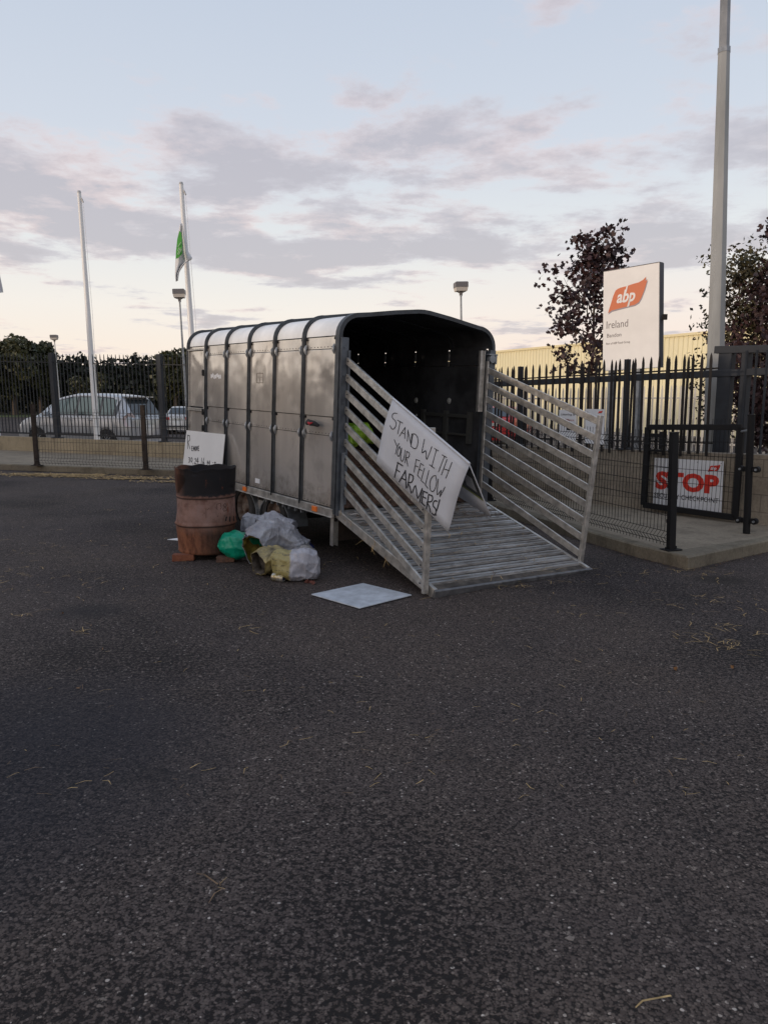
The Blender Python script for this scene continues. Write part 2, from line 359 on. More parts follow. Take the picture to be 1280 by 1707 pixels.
def copy_tree(o, parent=None):
    c = o.copy(); COL.objects.link(c)
    if parent: c.parent = parent; c.matrix_parent_inverse = o.matrix_parent_inverse.copy()
    for ch in list(o.children): copy_tree(ch, c)
    return c
def text_mesh(s, size, m, parent, name, mat4, bold=0.0, shear=0.0, extr=.001, align='LEFT', sx=1.0, spacing=1.0):
    cu = bpy.data.curves.new('lettering', 'FONT'); cu.body = s; cu.size = size; cu.offset = bold; cu.shear = shear; cu.extrude = extr; cu.align_x = align; cu.space_character = spacing
    cu.resolution_u = 3
    to = bpy.data.objects.new('lettering_source', cu); COL.objects.link(to)
    me = bpy.data.meshes.new_from_object(to.evaluated_get(bpy.context.evaluated_depsgraph_get()))
    bpy.data.objects.remove(to); bpy.data.curves.remove(cu)
    for v in me.vertices: v.co = mat4 @ Vector((v.co.x*sx, v.co.y, v.co.z))
    me.materials.clear(); me.materials.append(m)
    o = bpy.data.objects.new(name, me); COL.objects.link(o)
    if parent: o.parent = parent
    return o
def frame4(o, x, y):      # matrix with given origin, x and y directions
    x = Vector(x).normalized(); y = Vector(y); y = (y-x*y.dot(x)).normalized(); z = x.cross(y)
    return Matrix.Translation(Vector(o)) @ Matrix((x, y, z)).transposed().to_4x4()

# materials used in many places
M_alu = mat('worn_aluminium', (.50, .485, .455), .42, .75, .30, 14, bump=.15, bscale=30)
M_deck = mat('aluminium_decking', (.40, .40, .395), .48, .55, 0, 5, col2=(.15, .135, .12), bump=.2, bscale=40)
M_galv = mat('galvanised_steel', (.30, .32, .34), .5, .6, .3, 10)
M_rib = mat('dark_steel_rib', (.060, .067, .075), .5, .35, .35, 12)
M_inner = mat('shade_dark_interior', (.050, .051, .055), .8, 0, .5, 3, spec=.2)  # dark inner metal, with the trailer's interior shade put into the colour
M_roof = mat('white_fibreglass', (.74, .76, .77), .42, 0, .12, 3)
M_rubber = mat('black_rubber', (.028, .027, .026), .85, 0, .3, 20)
M_rim = mat('rusty_rim', (.30, .25, .21), .6, .4, 0, 12, col2=(.13, .07, .045))
M_under = mat('underbody_dark', (.05, .045, .042), .8, .2, .4, 8)
M_black = mat('black_powdercoat', (.010, .010, .011), .6, 0, spec=.22)
M_wire = mat('black_wire', (.012, .012, .012), .7, 0, spec=.15)
M_brownp = mat('weathered_brown_post', (.042, .033, .028), .8, 0, .4, 10, spec=.15)
M_grey = mat('slate_grey_paint', (.034, .038, .045), .65, 0, .2, 6, spec=.25)
M_pale = mat('dark_pales', (.028, .025, .024), .7, 0, spec=.15)
M_white = mat('white_board', (.70, .71, .73), .5, 0, .06, 3)
M_wpaint = mat('white_gloss_paint', (.78, .78, .77), .35)
M_ink = mat('black_marker', (.012, .012, .015), .6)
M_orange = mat('orange_reflector', (.75, .17, .02), .35)
M_straw = mat('straw', (.46, .31, .13), .8, 0, .5, 20)
M_strawd = mat('dirty_straw', (.16, .10, .055), .9, 0, .6, 15)
M_red = mat('red_plastic', (.50, .02, .015), .35)
M_redsign = mat('sign_red', (.62, .035, .02), .5)
M_glass = mat('car_glass', (.035, .045, .05), .06, 0, spec=.8)
M_silver = mat('silver_car_paint', (.50, .52, .54), .25, .3)
M_concrete = make_concrete('pavement_concrete', (.28, .235, .175), (.215, .18, .135), (.15, .125, .095))
M_kerb = make_concrete('kerb_concrete', (.22, .19, .14), (.15, .13, .10), (.10, .085, .06))
ASPH = make_asphalt()

# ------------------------------------------------------------------ ground
g = MB(); ys = [-60, -20, -4, 0, 3, 6, 10, 15, 20, 23, 28, 34, 42, 70, 120, 300, 900]; xs = [-900, -300, -80, -30, -12, -5, 0, 5, 12, 30, 80, 300, 900]
for j, y in enumerate(ys):
    for i, x in enumerate(xs): g.v.append((x, y, gz(y)))
for j in range(len(ys)-1):
    for i in range(len(xs)-1):
        a = j*len(xs)+i; g.f.append((a, a+1, a+1+len(xs), a+len(xs)))
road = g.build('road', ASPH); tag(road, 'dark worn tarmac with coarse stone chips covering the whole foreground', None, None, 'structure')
del road['label']; road['label'] = 'dark worn tarmac with coarse stone chips'
# wall lines
RA = Vector((4.30, 8.98, 0)); RD = Vector((-.645, .764, 0)).normalized(); RN = Vector((RD.y, -RD.x, 0))
RN = RN if RN.dot(Vector((-1, -1, 0))) > 0 else -RN           # points to the road side
LA = G(20, 758); LB = G(300, 772); LD = (LB-LA).normalized(); LN = Vector((LD.y, -LD.x, 0)); LN = LN if LN.y < 0 else -LN
def wall_pt(s, off=0.0, z=0.0): p = RA + RD*s - RN*off; return Vector((p.x, p.y, z))
def WP(px, py, off=0.0): return onplane(px, py, RA-RN*off, RN)
def LP(px, py, off=0.0): return onplane(px, py, LA-LN*off, LN)
t_join = 10.9; JOIN = wall_pt(t_join)
# kerb line (outer edge of footpath)
kerb = [(-16, 18.2), (-11.5, 16.9), (-8.15, 16.26), (-3.78, 15.07), (-2.1, 14.3), (-.6, 13.2), (.6, 12.1), (1.42, 10.75), (2.15, 8.55), (2.52, 7.50), (2.80, 6.94), (3.99, 7.84), (4.78, 8.44)]
back = [(p.x, p.y) for p in (wall_pt(-.72, .1), wall_pt(2, .1), wall_pt(5, .1), wall_pt(8, .1))] 
back += [(JOIN.x, JOIN.y), (LA.x, LA.y), (LA.x-LD.x*8, LA.y-LD.y*8)]
KH = .125
pv = MB()
# footpath as strips between the kerb line and the wall line
def resample(pl, n):
    P = [Vector((a, b, 0)) for a, b in pl]; L = [0]
    for a, b in zip(P, P[1:]): L.append(L[-1]+(b-a).length)
    out = []
    for i in range(n):
        s = L[-1]*i/(n-1); k = max(j for j in range(len(L)) if L[j] <= s+1e-9); k = min(k, len(P)-2)
        out.append(P[k].lerp(P[k+1], (s-L[k])/(L[k+1]-L[k])))
    return out
kl = [Vector((a, b, 0)) for a, b in kerb]
def closest_back(p):
    B = [Vector((a, b, 0)) for a, b in back]; best = None
    for a, b in zip(B, B[1:]):
        t = max(0, min(1, (p-a).dot(b-a)/(b-a).length_squared)); q = a.lerp(b, t)
        if best is None or (q-p).length < (best-p).length: best = q
    return best
kin = []
for i, p in enumerate(kl):
    d = (kl[min(i+1, len(kl)-1)]-kl[max(i-1, 0)]).normalized(); nn = Vector((-d.y, d.x, 0)); d0 = (kl[i]-kl[max(i-1, 0)]); d0 = d0.normalized() if d0.length else d; kin.append(p+nn*.13/max(.5, abs(d0.dot(d))))
poly = [(p.x, p.y, KH-.004) for p in kin] + [(a, b, KH-.004) for a, b in back]
slab = MB(); slab.add(poly, [tuple(range(len(poly)))]); 
so_ = slab.build('pavement', M_concrete); so_['kind'] = 'structure'; so_['label'] = 'pale concrete footpath between the mesh fence and the wall'
ks = MB()
for i in range(len(kl)-1):
    a, b, c, d = kl[i], kl[i+1], kin[i+1], kin[i]
    z = Vector((0, 0, KH)); ch = .012
    ai = a.lerp(d, .12); bi = b.lerp(c, .12)
    ks.add([a, b, b+z*.88, a+z*.88, ai+z, bi+z, c+z, d+z], [(0, 1, 2, 3), (3, 2, 5, 4), (4, 5, 6, 7)])
ks.add([kl[0], kl[0]+Vector((0, 0, KH)), kin[0]+Vector((0, 0, KH)), kin[0]], [(0, 1, 2, 3)])
ko = ks.build('kerb', M_kerb); ko['kind'] = 'structure'; ko['label'] = 'stained concrete kerb edging the footpath'
# grass verge at the far side of the yard
gv = MB(); gv.box((-60, 82, -.33), (170, 18, .05)); o = gv.build('grass_verge', mat('verge_green', (.06, .085, .025), .9, 0, .4, .6)); o['kind'] = 'structure'; o['label'] = 'green grass strip in front of the distant trees'
gv = MB(); gv.box((45, 52, -.345), (70, 60, .02)); o = gv.build('yard', mat('pale_yard', (.17, .15, .145), .9, 0, .2, .4)); o['kind'] = 'structure'; o['label'] = 'pale surfaced yard in front of the yellow building'

# ------------------------------------------------------------------ walls
def wall_strip(pts, th, inward, name, m, label):
    w = MB(); n = len(pts)
    for i in range(n-1):
        (a, za, ta), (b, zb, tb) = pts[i], pts[i+1]
        ia, ib = a+inward[i]*th, b+inward[i+1]*th
        q = lambda p, z: Vector((p.x, p.y, z))
        w.add([q(a, za), q(b, zb), q(b, tb), q(a, ta), q(ia, za), q(ib, zb), q(ib, tb), q(ia, ta)], [(0, 1, 2, 3), (5, 4, 7, 6), (3, 2, 6, 7)]+([(4, 0, 3, 7)] if i == 0 else [])+([(1, 5, 6, 2)] if i == n-2 else []))
    o = w.build(name, m); return tag(o, label, 'wall')
def wtop(s):   # level top read on the photo: line through two points
    a = WP(1072, 751); b = WP(1245, 757.5); sa = (a-RA).dot(RD); sb = (b-RA).dot(RD)
    return a.z+(b.z-a.z)*(s-sa)/(sb-sa)
ss = [-.75, 0, 2, 4, 6, 8, t_join]
wt_join = max(.42, wtop(6))
M_blockR = make_blocks('buff_blockwork', (.275, .235, .178), (.235, .20, .155), (.155, .13, .105), (RD.x, RD.y), .205, .44, .06)
wall_strip([(wall_pt(s), 0, wtop(s) if s < 6 else .62) for s in ss], .215, [-RN]*len(ss), 'block_wall', M_blockR, 'buff concrete block wall behind the stop sign and gate')
la = LP(0, 727); lb = LP(300, 738)
def ltop(s): sa = (la-LA).dot(LD); sb = (lb-LA).dot(LD); return la.z+(lb.z-la.z)*(s-sa)/(sb-sa)
JL = (JOIN-LA).dot(LD)
sl_ = [-8, -4, 0, 3, JL-.25]
M_wallL = make_concrete('buff_render', (.36, .30, .205), (.28, .235, .16), (.19, .155, .11))
wall_strip([(LA+LD*s, 0, ltop(s)) for s in sl_], .22, [-LN]*len(sl_), 'rendered_wall', M_wallL, 'low sandy rendered wall in front of the silver people carrier')

# ------------------------------------------------------------------ welded mesh fence along the kerb
def mesh_run(a, b, ha, hb, mb, pitch=.055, r=.0028, fold=True, z0=KH+.03):
    # vertical wires with a V fold near bottom and top; horizontals
    a = Vector(a); b = Vector(b); d = b-a; L = d.length; d.normalize(); nn = Vector((d.y, -d.x, 0))
    if nn.y > 0: nn = -nn
    n = max(2, int(L/pitch))
    def prof(h): return [(0, 0), (0, .03), (.045, .085), (0, .14), (0, h-.16), (.045, h-.10), (0, h-.045), (0, h+.03)] if fold else [(0, 0), (0, h)]
    for k in range(n+1):
        s = L*k/n; h = ha+(hb-ha)*k/n; p = a+d*s
        pts = [p+nn*u+Vector((0, 0, z0+v)) for u, v in prof(h)]
        mb.tube(pts, r, 4, False)
    zs = ([(0, .03), (.045, .085), (0, .14)] + [(0, .14+(ha-.30)*q) for q in (.2, .4, .6, .8)] + [(0, ha-.16), (.045, ha-.10), (0, ha-.045)]) if fold else [(0, 0.02), (0, ha*.25), (0, ha*.5), (0, ha*.75), (0, ha-.02)]
    for u, v in zs:
        vb = v*hb/ha
        mb.tube([a+nn*(u+.004)+Vector((0, 0, z0+v)), b+nn*(u+.004)+Vector((0, 0, z0+vb))], r*1.15, 4, False)
def post(mb, base, h, w=.06, d=.04, dirv=(1, 0, 0), lean=UP):
    base = Vector(base); x = Vector(dirv).normalized(); z = Vector(lean).normalized(); y = z.cross(x).normalized(); x = y.cross(z)
    R3 = Matrix((x, y, z)).transposed()
    mb.box(base+z*h/2, (w, d, h), R3); mb.box(base+z*.006, (w*2.3, d*2.6, .012), R3); mb.box(base+z*(h+.004), (w*1.08, d*1.08, .01), R3)
    for sx in (-1, 1): mb.tube([base+x*sx*w*.85+z*.01, base+x*sx*w*.85+z*.035], .008, 6)
    for q in (.25, .55, .85): mb.box(base+z*h*q+y*(d*.6), (w*.9, .02, .035), R3)
# right run
fr = thing('mesh_fence', 'black welded mesh fence on the kerb beside the open ramp', 'fence', (2.78, 7.1, KH))
PR = G(1118, 917, KH); fr.location = PR; off = PR.copy()
def loc(o, p): return Vector(p)-o
rpath = [PR, Vector((1.50, 10.83, KH)), Vector((-.50, 13.32, KH)), Vector((-2.15, 14.46, KH))]
for i in range(3):
    mb = MB(); a, b = rpath[i]-off, rpath[i+1]-off; a = Vector((a.x, a.y, 0)); b = Vector((b.x, b.y, 0))
    nseg = 1
    mesh_run(a, b, 1.07, 1.07, mb, .052, .0028, True, .03); mb.build('mesh_panel', M_wire, fr)
for p, w in ((rpath[0], .06), (rpath[1], .06), (rpath[2], .06)):
    mb = MB(); q = p-off; q.z = 0; post(mb, q, 1.12 if p is PR else 1.12, .07 if p is PR else .06, .05, (1, .35, 0)); mb.build('post', M_black, fr)
# left run
lp = [G(62, 776, KH), G(243.5, 783, KH)]
lp.append(lp[1]+(lp[1]-lp[0])*.98); 
lp[2] = Vector((lp[2].x, lp[2].y, KH))
fl = thing('mesh_fence', 'long low welded mesh fence on the kerb left of the trailer, with weathered brown posts', 'fence', lp[0]); off = lp[0].copy()
for i in range(2):
    mb = MB(); mesh_run(lp[i]-off, lp[i+1]-off, 1.12, 1.12, mb, .075, .0032, True, .03); mb.build('mesh_panel', mat('brown_wire', (.05, .045, .04), .6, .2), fl)
for i, p in enumerate(lp):
    mb = MB(); post(mb, p-off, 1.26, .085, .06, (1, -.2, 0), (-.02, 0, 1)); mb.build('post', M_brownp, fl)
for q_ in (fr, fl): q_['group'] = 'mesh fences on the kerb'

# ------------------------------------------------------------------ pedestrian gate hung on a round post
gp = G(1244, 889, KH)
PG = -RN
gpo = thing('gate_post', 'round black steel post with bolted brackets at the right of the mesh gate', 'gate post', gp, 0, None, True)
mb = MB(); mb.tube([(0, 0, 0), (0, 0, 1.27)], .038, 14); mb.tube([(0, 0, 1.27), (0, 0, 1.285)], .041, 14); mb.build('post', M_black, gpo, True)
for z in (.14, .70):
    mb = MB(); R3 = Matrix((RD, RN, (0, 0, 1))).transposed()
    mb.box((0, 0, z), (.17, .03, .055), R3)
    for s in (-1, 1): mb.tube([RD*s*.085+RN*.03+Vector((0, 0, z)), RD*s*.085-RN*.02+Vector((0, 0, z))], .034, 12)
    mb.build('bracket', M_black, gpo)
    for s in (-1, 1): mb = MB(); mb.tube([RD*s*.085+RN*.045+Vector((0, 0, z)), RD*s*.085+RN*.028+Vector((0, 0, z))], .013, 8); mb.build('bolt', M_galv, gpo)
# gate frame points on a plane 12 cm in front of the wall
GO = (RA-gp).dot(RN)*-1
goff = -.11
c_tr = WP(1236, 712, goff); c_br = WP(1233, 877, goff); c_tl = WP(1080, 712, goff); c_bl = WP(1080, 863, goff)
c_br = Vector((c_tr.x, c_tr.y, .185)); c_bl = Vector((c_tl.x, c_tl.y, .205))
gt = thing('mesh_gate', 'open black framed mesh gate standing against the wall in front of the stop sign', 'gate', c_br)
O_ = c_br.copy()
for a, b in ((c_tr, c_br), (c_tl, c_bl), (c_tl, c_tr), (c_bl, c_br)):
    mb = MB(); mb.bar(a-O_, b-O_, .07, .05, RN); mb.build('frame_bar', M_black, gt, bevel=.004)
mb = MB(); n = 24
for k in range(1, n):
    u = k/n; a = c_tl.lerp(c_tr, u)-O_; b = c_bl.lerp(c_br, u)-O_; mb.tube([a+Vector((0, 0, .10)), b], .0028, 4, False)
for k in range(1, 6):
    u = k/6; mb.tube([c_tl.lerp(c_bl, u)-O_, c_tr.lerp(c_br, u)-O_], .003, 4, False)
mb.build('mesh_panel', M_wire, gt)
mb = MB(); la_ = c_tl.lerp(c_bl, .10)-O_; mb.box(la_-RD*.12+RN*.0, (.16, .03, .05), Matrix((RD, RN, (0, 0, 1))).transposed()); mb.box(la_-RD*.20-Vector((0, 0, .06)), (.05, .05, .22), Matrix((RD, RN, (0, 0, 1))).transposed()); mb.box(la_-RD*.12-Vector((0, 0, .19)), (.18, .03, .03), Matrix((RD, RN, (0, 0, 1))).transposed())
mb.build('latch', M_black, gt)
mb = MB(); mb.tube([c_tr-O_-Vector((0, 0, .05)), gp+Vector((-.04, 0, 1.12))-O_], .012, 8); mb.build('hinge', M_galv, gt)

# ------------------------------------------------------------------ flat signs
def panel_sign(name, label, cat, P0, n, c, th=.006, m=None, group=None):
    # c: four corner pixels tl,tr,br,bl on a vertical plane; returns empty + mapping (u right, v down in 0..1)
    q = [onplane(x, y, P0, n) for x, y in c]; o = thing(name, label, cat, q[3], 0, group); mb = MB()
    mb.prism([p-q[3] for p in (q[0], q[3], q[2], q[1])], n*-th); mb.build('board', m or M_white, o)
    def at(u, v, lift=.0015):
        a = q[0].lerp(q[1], u); b = q[3].lerp(q[2], u); return a.lerp(b, v)-q[3]+n*lift
    return o, at
def text_on(s, at, u, v, u1, v1, m, parent, name='lettering', bold=0, shear=0, ht=None, spacing=1.0):
    # fits text so that its cap height spans v..v1 and its run starts at u, ends at u1
    o = at(u, v1); x = at(u1, v1)-o; y = at(u, v)-o
    h = y.length; cap = .72*1.0
    ob = text_mesh(s, h/cap*1.0, m, parent, name, Matrix.Identity(4), bold=bold*h, shear=shear, spacing=spacing)
    xs_ = [q.co.x for q in ob.data.vertices]; w = max(xs_)-min(xs_); x0 = min(xs_); k = x.length/w
    F = frame4(o, x, y)
    for q in ob.data.vertices: q.co = F @ Vector(((q.co.x-x0)*k, q.co.y, q.co.z))
    return ob
st, at = panel_sign('stop_sign', 'white stop sign with big red letters fixed to the block wall', 'sign', RA+RN*.035, RN, [(1091, 763), (1206, 769), (1202, 858), (1088, 845)])
text_on('STOP', at, .03, .27, .95, .60, M_redsign, st, bold=.07)
text_on('SECURITY CHECKPOINT', at, .015, .695, .955, .79, M_ink, st, bold=.006, spacing=1.08)
def flag_logo(at, u0, v0, du, dv, parent, m1, m2, mt, name='emblem', txt=True):
    # slanted leaf shaped flag, pale letters over it
    P = [(0, 1), (.068, .736), (.136, .462), (.195, .297), (.25, .25), (.33, .221), (.483, .201), (.65, .162), (.79, .139), (.89, .083), (.966, 0), (.945, .13), (1, .09), (.94, .363), (.856, .634), (.79, .772), (.686, .838), (.5, .861), (.11, .924)]
    L3 = lambda u, v, l: at(u0+du*u, v0+dv*v, l)
    mb = MB(); n0 = (L3(0, 0, 1)-L3(0, 0, 0)).normalized()
    mb.prism([L3(u+.012, v+.045, .001) for u, v in P][::-1], n0*.001, m2)
    mb.prism([L3(u, v, .0025) for u, v in P][::-1], n0*.001, m1)
    mb.build(name, m1, parent)
    if txt: text_on('abp', lambda u, v, l=.005: L3(u, v, .005), .23, .30, .70, .70, mt, parent, 'lettering', bold=.035, shear=.25)
    if txt:
        for a_, b_ in (((.485, .19), (.44, .42)), ((.555, .60), (.50, .87))):
            mb = MB(); mb.prism([L3(a_[0], a_[1], .005), L3(b_[0], b_[1], .005), L3(b_[0]+.035, b_[1], .005), L3(a_[0]+.035, a_[1], .005)], n0*.001); mb.build('emblem_slit', mt, parent)
flag_logo(at, .79, .06, .17, .15, st, M_redsign, M_ink, M_white)
for u, v in ((.03, .04), (.64, .04), (.97, .04)): mb = MB(); mb.tube([at(u, v, 0), at(u, v, .006)], .006, 8); mb.build('screw', M_galv, st)
# ------------------------------------------------------------------ palisade on the block wall
def pale_shape(mb, base, top, w, d, t=.004):
    # flat pale with a rounded point
    x = Vector(d).normalized(); z = (top-base); h = z.length; z = z.normalized(); y = z.cross(x)
    prof = [(-w/2, 0), (w/2, 0), (w/2, h-w*2.4), (w*.30, h-w*.9), (0, h), (-w*.30, h-w*.9), (-w/2, h-w*2.4)]
    mb.prism([base+x*u+z*v-y*t/2 for u, v in prof], y*t)
pf = thing('palisade_fence', 'dark pointed steel palisade fence along the top of the block wall', 'fence', wall_pt(2, .10, .8))
O_ = pf.location.copy()
def ztop(s):
    a = WP(826, 613, .1); b = WP(1160, 590, .1); sa = (a-RA).dot(RD); sb = (b-RA).dot(RD); return a.z+(b.z-a.z)*(s-sa)/(sb-sa)
PI_ = MB(); s = -.35; posts_s = [.3, 1.83, 4.62, 7.4]
posts_s = [(WP(1047, 670, .1)-RA).dot(RD), (WP(870, 680, .1)-RA).dot(RD)]
posts_s = [posts_s[0], posts_s[1], posts_s[1]+(posts_s[1]-posts_s[0])]
sstart = (WP(1196, 700, .1)-RA).dot(RD)
segs = [(sstart, posts_s[0]), (posts_s[0], posts_s[1]), (posts_s[1], posts_s[2])]
for (a, b) in segs:
    mb = MB(); n = max(1, round((b-a)/.118)); rb = MB()
    for k in range(n):
        s = a+(b-a)*(k+.5)/n; zb = wtop(s)-.02+random.uniform(-.035, .03); zt = ztop(s)+random.uniform(-.006, .006)
        pale_shape(mb, wall_pt(s, -.012, zb)-O_, wall_pt(s, -.012, zt)-O_+Vector((-.02, 0, 0)), .036, RD, .006)
    mb.build('pale_panel', M_pale, pf)
    for dz in (.19, None):
        za = ztop(a)-.19 if dz else wtop(a)+.12; zb = ztop(b)-.19 if dz else wtop(b)+.12
        rb = MB(); rb.bar(wall_pt(a, .03, za)-O_, wall_pt(b, .03, zb)-O_, .03, .018); rb.build('rail', M_pale, pf)
for s in posts_s:
    mb = MB(); mb.bar(wall_pt(s, .07, wtop(s)-.0)-O_, wall_pt(s, .07, ztop(s)-.01)-O_+Vector((-.02, 0, 0)), .055, .07, RN); mb.box(wall_pt(s, .07, wtop(s)+.01)-O_, (.18, .16, .02)); mb.build('post', M_grey, pf)
# notice boards on the palisade
ns1, at = panel_sign('notice_board', 'small white notice about littering hung on the palisade, left of the taller blank one', 'sign', RA+RN*.04, RN, [(932, 683), (960, 683.5), (959, 738), (931, 737)])
text_on('Littering is', at, .10, .10, .93, .165, M_ink, ns1); text_on('an Offence', at, .12, .27, .9, .335, mat('dull_red_ink', (.3, .03, .03), .5), ns1)
mb = MB(); mb.tube([at(.6, .46, 0), at(.6, .46, .003)], .028, 14); mb.prism([at(.48, .5), at(.48, .62), at(.78, .62), at(.78, .5)], RN*.001); mb.build('pictogram', M_ink, ns1)
ns2, at = panel_sign('notice_board', 'white upright notice with a tiny red emblem, right of the littering notice', 'sign', RA+RN*.04, RN, [(976, 681.5), (1007, 682), (1006, 741), (975, 739)])
flag_logo(at, .68, .04, .24, .08, ns2, M_redsign, M_ink, M_white, txt=False)
mb = MB(); mb.tube([at(.12, .09, 0), at(.12, .09, .003)], .006, 8); mb.build('screw', M_ink, ns2)
# ------------------------------------------------------------------ sliding gate behind the wall
SG = .55
sg = thing('sliding_gate', 'large dark grey steel sliding gate with a thick beam behind the palisade', 'gate', wall_pt(0, SG, 0)); O_ = sg.location.copy()
def SW(px, py): return WP(px, py, SG)
def sgl(px, py): return SW(px, py)-O_
b1 = SW(819, 640.5); b2 = SW(1190, 623); s1 = (b1-RA).dot(RD); s2 = (b2-RA).dot(RD)
bz = lambda s: b1.z+(b2.z-b1.z)*(s-s1)/(s2-s1)
mb = MB(); mb.bar(wall_pt(s1+1.5, SG, bz(s1+1.5))-O_, wall_pt(-3.2, SG, bz(-3.2))-O_, .10, .085); mb.build('beam', M_grey, sg, bevel=.006)
mb = MB(); mb.bar(wall_pt(s1+1.5, SG, .36)-O_, wall_pt(-3.2, SG, .36)-O_, .08, .10); mb.build('bottom_rail', M_grey, sg)
s = s1+1.4; mb = MB(); k = 0
while s > s2+.1:
    zt = ztop(s)-.03; pale_shape(mb, wall_pt(s, SG-.06, .35)-O_, wall_pt(s, SG-.06, bz(s)+.25)-O_, .036, RD, .006); s -= .27; k += 1
mb.build('pale_panel', M_pale, sg)
# gate leaf frame at right
ft = SW(1193, 583); fs = (ft-RA).dot(RD)
mb = MB(); mb.bar(wall_pt(fs, SG, ft.z)-O_, wall_pt(-3.2, SG, ft.z-.10)-O_, .09, .09); mb.build('top_rail', M_grey, sg, bevel=.005)
for pa, w in ((1204, .17), (1237, .09)):
    q = SW(pa, 690); s = (q-RA).dot(RD); mb = MB(); mb.bar(wall_pt(s, SG+.02, .3)-O_, wall_pt(s, SG+.02, ft.z-.05)-O_, w, .12, RN); mb.build('post', M_grey, sg, bevel=.006)
mb = MB(); s = fs-.42
while s > -3.2:
    mb.bar(wall_pt(s, SG-.05, .4)-O_, wall_pt(s, SG-.05, ft.z-.03)-O_, .022, .022); s -= .125
mb.build('bar_panel', M_grey, sg)
# ------------------------------------------------------------------ big steel mast
mp_ = WP(1193, 752, 1.25)
ml = thing('lighting_mast', 'tall tapered galvanised steel mast rising out of the top of the picture on the right', 'mast', (mp_.x, mp_.y, 0))
topd = D(1209, 0, mp_.y); k = (topd-Vector((mp_.x, mp_.y, 0)))
def mast_pt(z): t = z/topd.z; return Vector((k.x*t, k.y*t, z))
dm = mp_.y
zstep = D(1207, 85, dm).z; z600 = D(1196, 600, dm).z
mb = MB(); mb.tube([mast_pt(0), mast_pt(z600*.9), mast_pt(z600), mast_pt(zstep)], [.138, .134, .118, .077], 8); mb.build('lower_shaft', mat('galvanised_mast', (.33, .34, .335), .55, .25, .25, 2.5, stretch=(1, 1, .2)), ml)
mb = MB(); mb.tube([mast_pt(zstep), mast_pt(zstep+3.2)], [.068, .060], 8); mb.build('upper_shaft', mat('galvanised_mast_upper', (.26, .27, .28), .5, .4, .25, 2.5), ml)
mb = MB(); mb.tube([mast_pt(zstep-.02), mast_pt(zstep+.04)], .082, 8); mb.build('collar', M_galv, ml)
# ------------------------------------------------------------------ company sign on posts
SD = Vector((-.62, .785, 0)).normalized(); SN = Vector((SD.y, -SD.x, 0)); SN = SN if SN.y < 0 else -SN
S0 = D(1098, 530, 13.0)
def SP(px, py): return onplane(px, py, S0, SN)
bs, at = panel_sign('billboard', 'tall white company board with an orange flag emblem on steel posts', 'sign', S0, SN, [(1006, 453), (1099, 437), (1098, 612), (1004.5, 618)], .11, mat('billboard_white', (.80, .79, .77), .45, 0, .05, 2))
S_BL = SP(1004.5, 618)
flag_logo(at, .09, .115, .71, .305, bs, mat('emblem_orange', (.62, .175, .075), .5), mat('emblem_grey', (.32, .30, .33), .5), M_wpaint)
ginkS = mat('grey_lettering', (.16, .14, .15), .5)
text_on('Ireland', at, .065, .497, .46, .575, ginkS, bs, bold=-.008); text_on('Bandon', at, .075, .625, .34, .665, ginkS, bs, bold=-.004)
text_on('Part of ABP Food Group', at, .06, .715, .50, .738, ginkS, bs)
mb = MB(); a = SP(1099, 437)-S_BL; b = SP(1098, 612)-S_BL
mb.prism([a+SN*.003, b+SN*.003, b-SN*.115, a-SN*.115], (SD*-.012)); c = SP(1006, 453)-S_BL; mb.prism([a+SN*.003, a-SN*.115, c-SN*.115, c+SN*.003], Vector((0, 0, .012)))
mb.build('edge_trim', mat('edge_grey', (.12, .12, .13), .6), bs)
for px in (1062, 1017):
    q = SP(px, 610); mb = MB(); gr = Vector((q.x, q.y, 0))-SN*.06
    mb.bar(gr-S_BL, Vector((q.x, q.y, q.z+.1))-SN*.06-S_BL, .09, .09, SN); mb.build('post', M_galv, bs)
mb = MB(); q = SP(1100, 528)-S_BL; mb.box(q-SN*.06-SD*.05, (.07, .05, .09)); mb.build('bracket', M_pale, bs)

# ------------------------------------------------------------------ left steel bar fence on the low wall
bf = thing('bar_fence', 'tall dark vertical bar fence on the low wall in front of the silver people carrier', 'fence', LA+Vector((0, 0, .4))); O_ = bf.location.copy()
ta = LP(0, 588, .1); tb = LP(300, 592, .1)
def LT(s): sa = (ta-LA).dot(LD); sb = (tb-LA).dot(LD); return ta.z+(tb.z-ta.z)*(s-sa)/(sb-sa)
def lpt(s, off, z): p = LA+LD*s-LN*off; return Vector((p.x, p.y, z))
pposts = [(LP(p, 660, .1)-LA).dot(LD) for p in (93, 272)]
gap = pposts[1]-pposts[0]; allp = [pposts[0]-2*gap, pposts[0]-gap, pposts[0], pposts[1], pposts[1]+gap, JL-.3]
M_lbar = mat('dark_bar', (.026, .029, .033), .6, 0, spec=.25)
for a, b in zip(allp, allp[1:]):
    if b-a < .3: continue
    mb = MB(); n = round((b-a)/.125)
    for k_ in range(1, n):
        s = a+(b-a)*k_/n; z0, z1 = ltop(s)+.08, LT(s); le = Vector((-.05, 0, 0))
        P = lpt(s, .1, z0)-O_; T = lpt(s, .1, z1)-O_+le; mb.tube([P, P.lerp(T, .96), T], [.0125, .0125, .006], 6)
    mb.build('bar_panel', M_lbar, bf)
    mb = MB()
    mb.bar(lpt(a, .1, ltop(a)+.10)-O_, lpt(b, .1, ltop(b)+.10)-O_, .02, .04); mb.build('rail', M_lbar, bf); mb = MB(); mb.bar(lpt(a, .1, LT(a)-.22)-O_-Vector((.045, 0, 0)), lpt(b, .1, LT(b)-.22)-O_-Vector((.045, 0, 0)), .02, .02); mb.build('rail', M_lbar, bf)
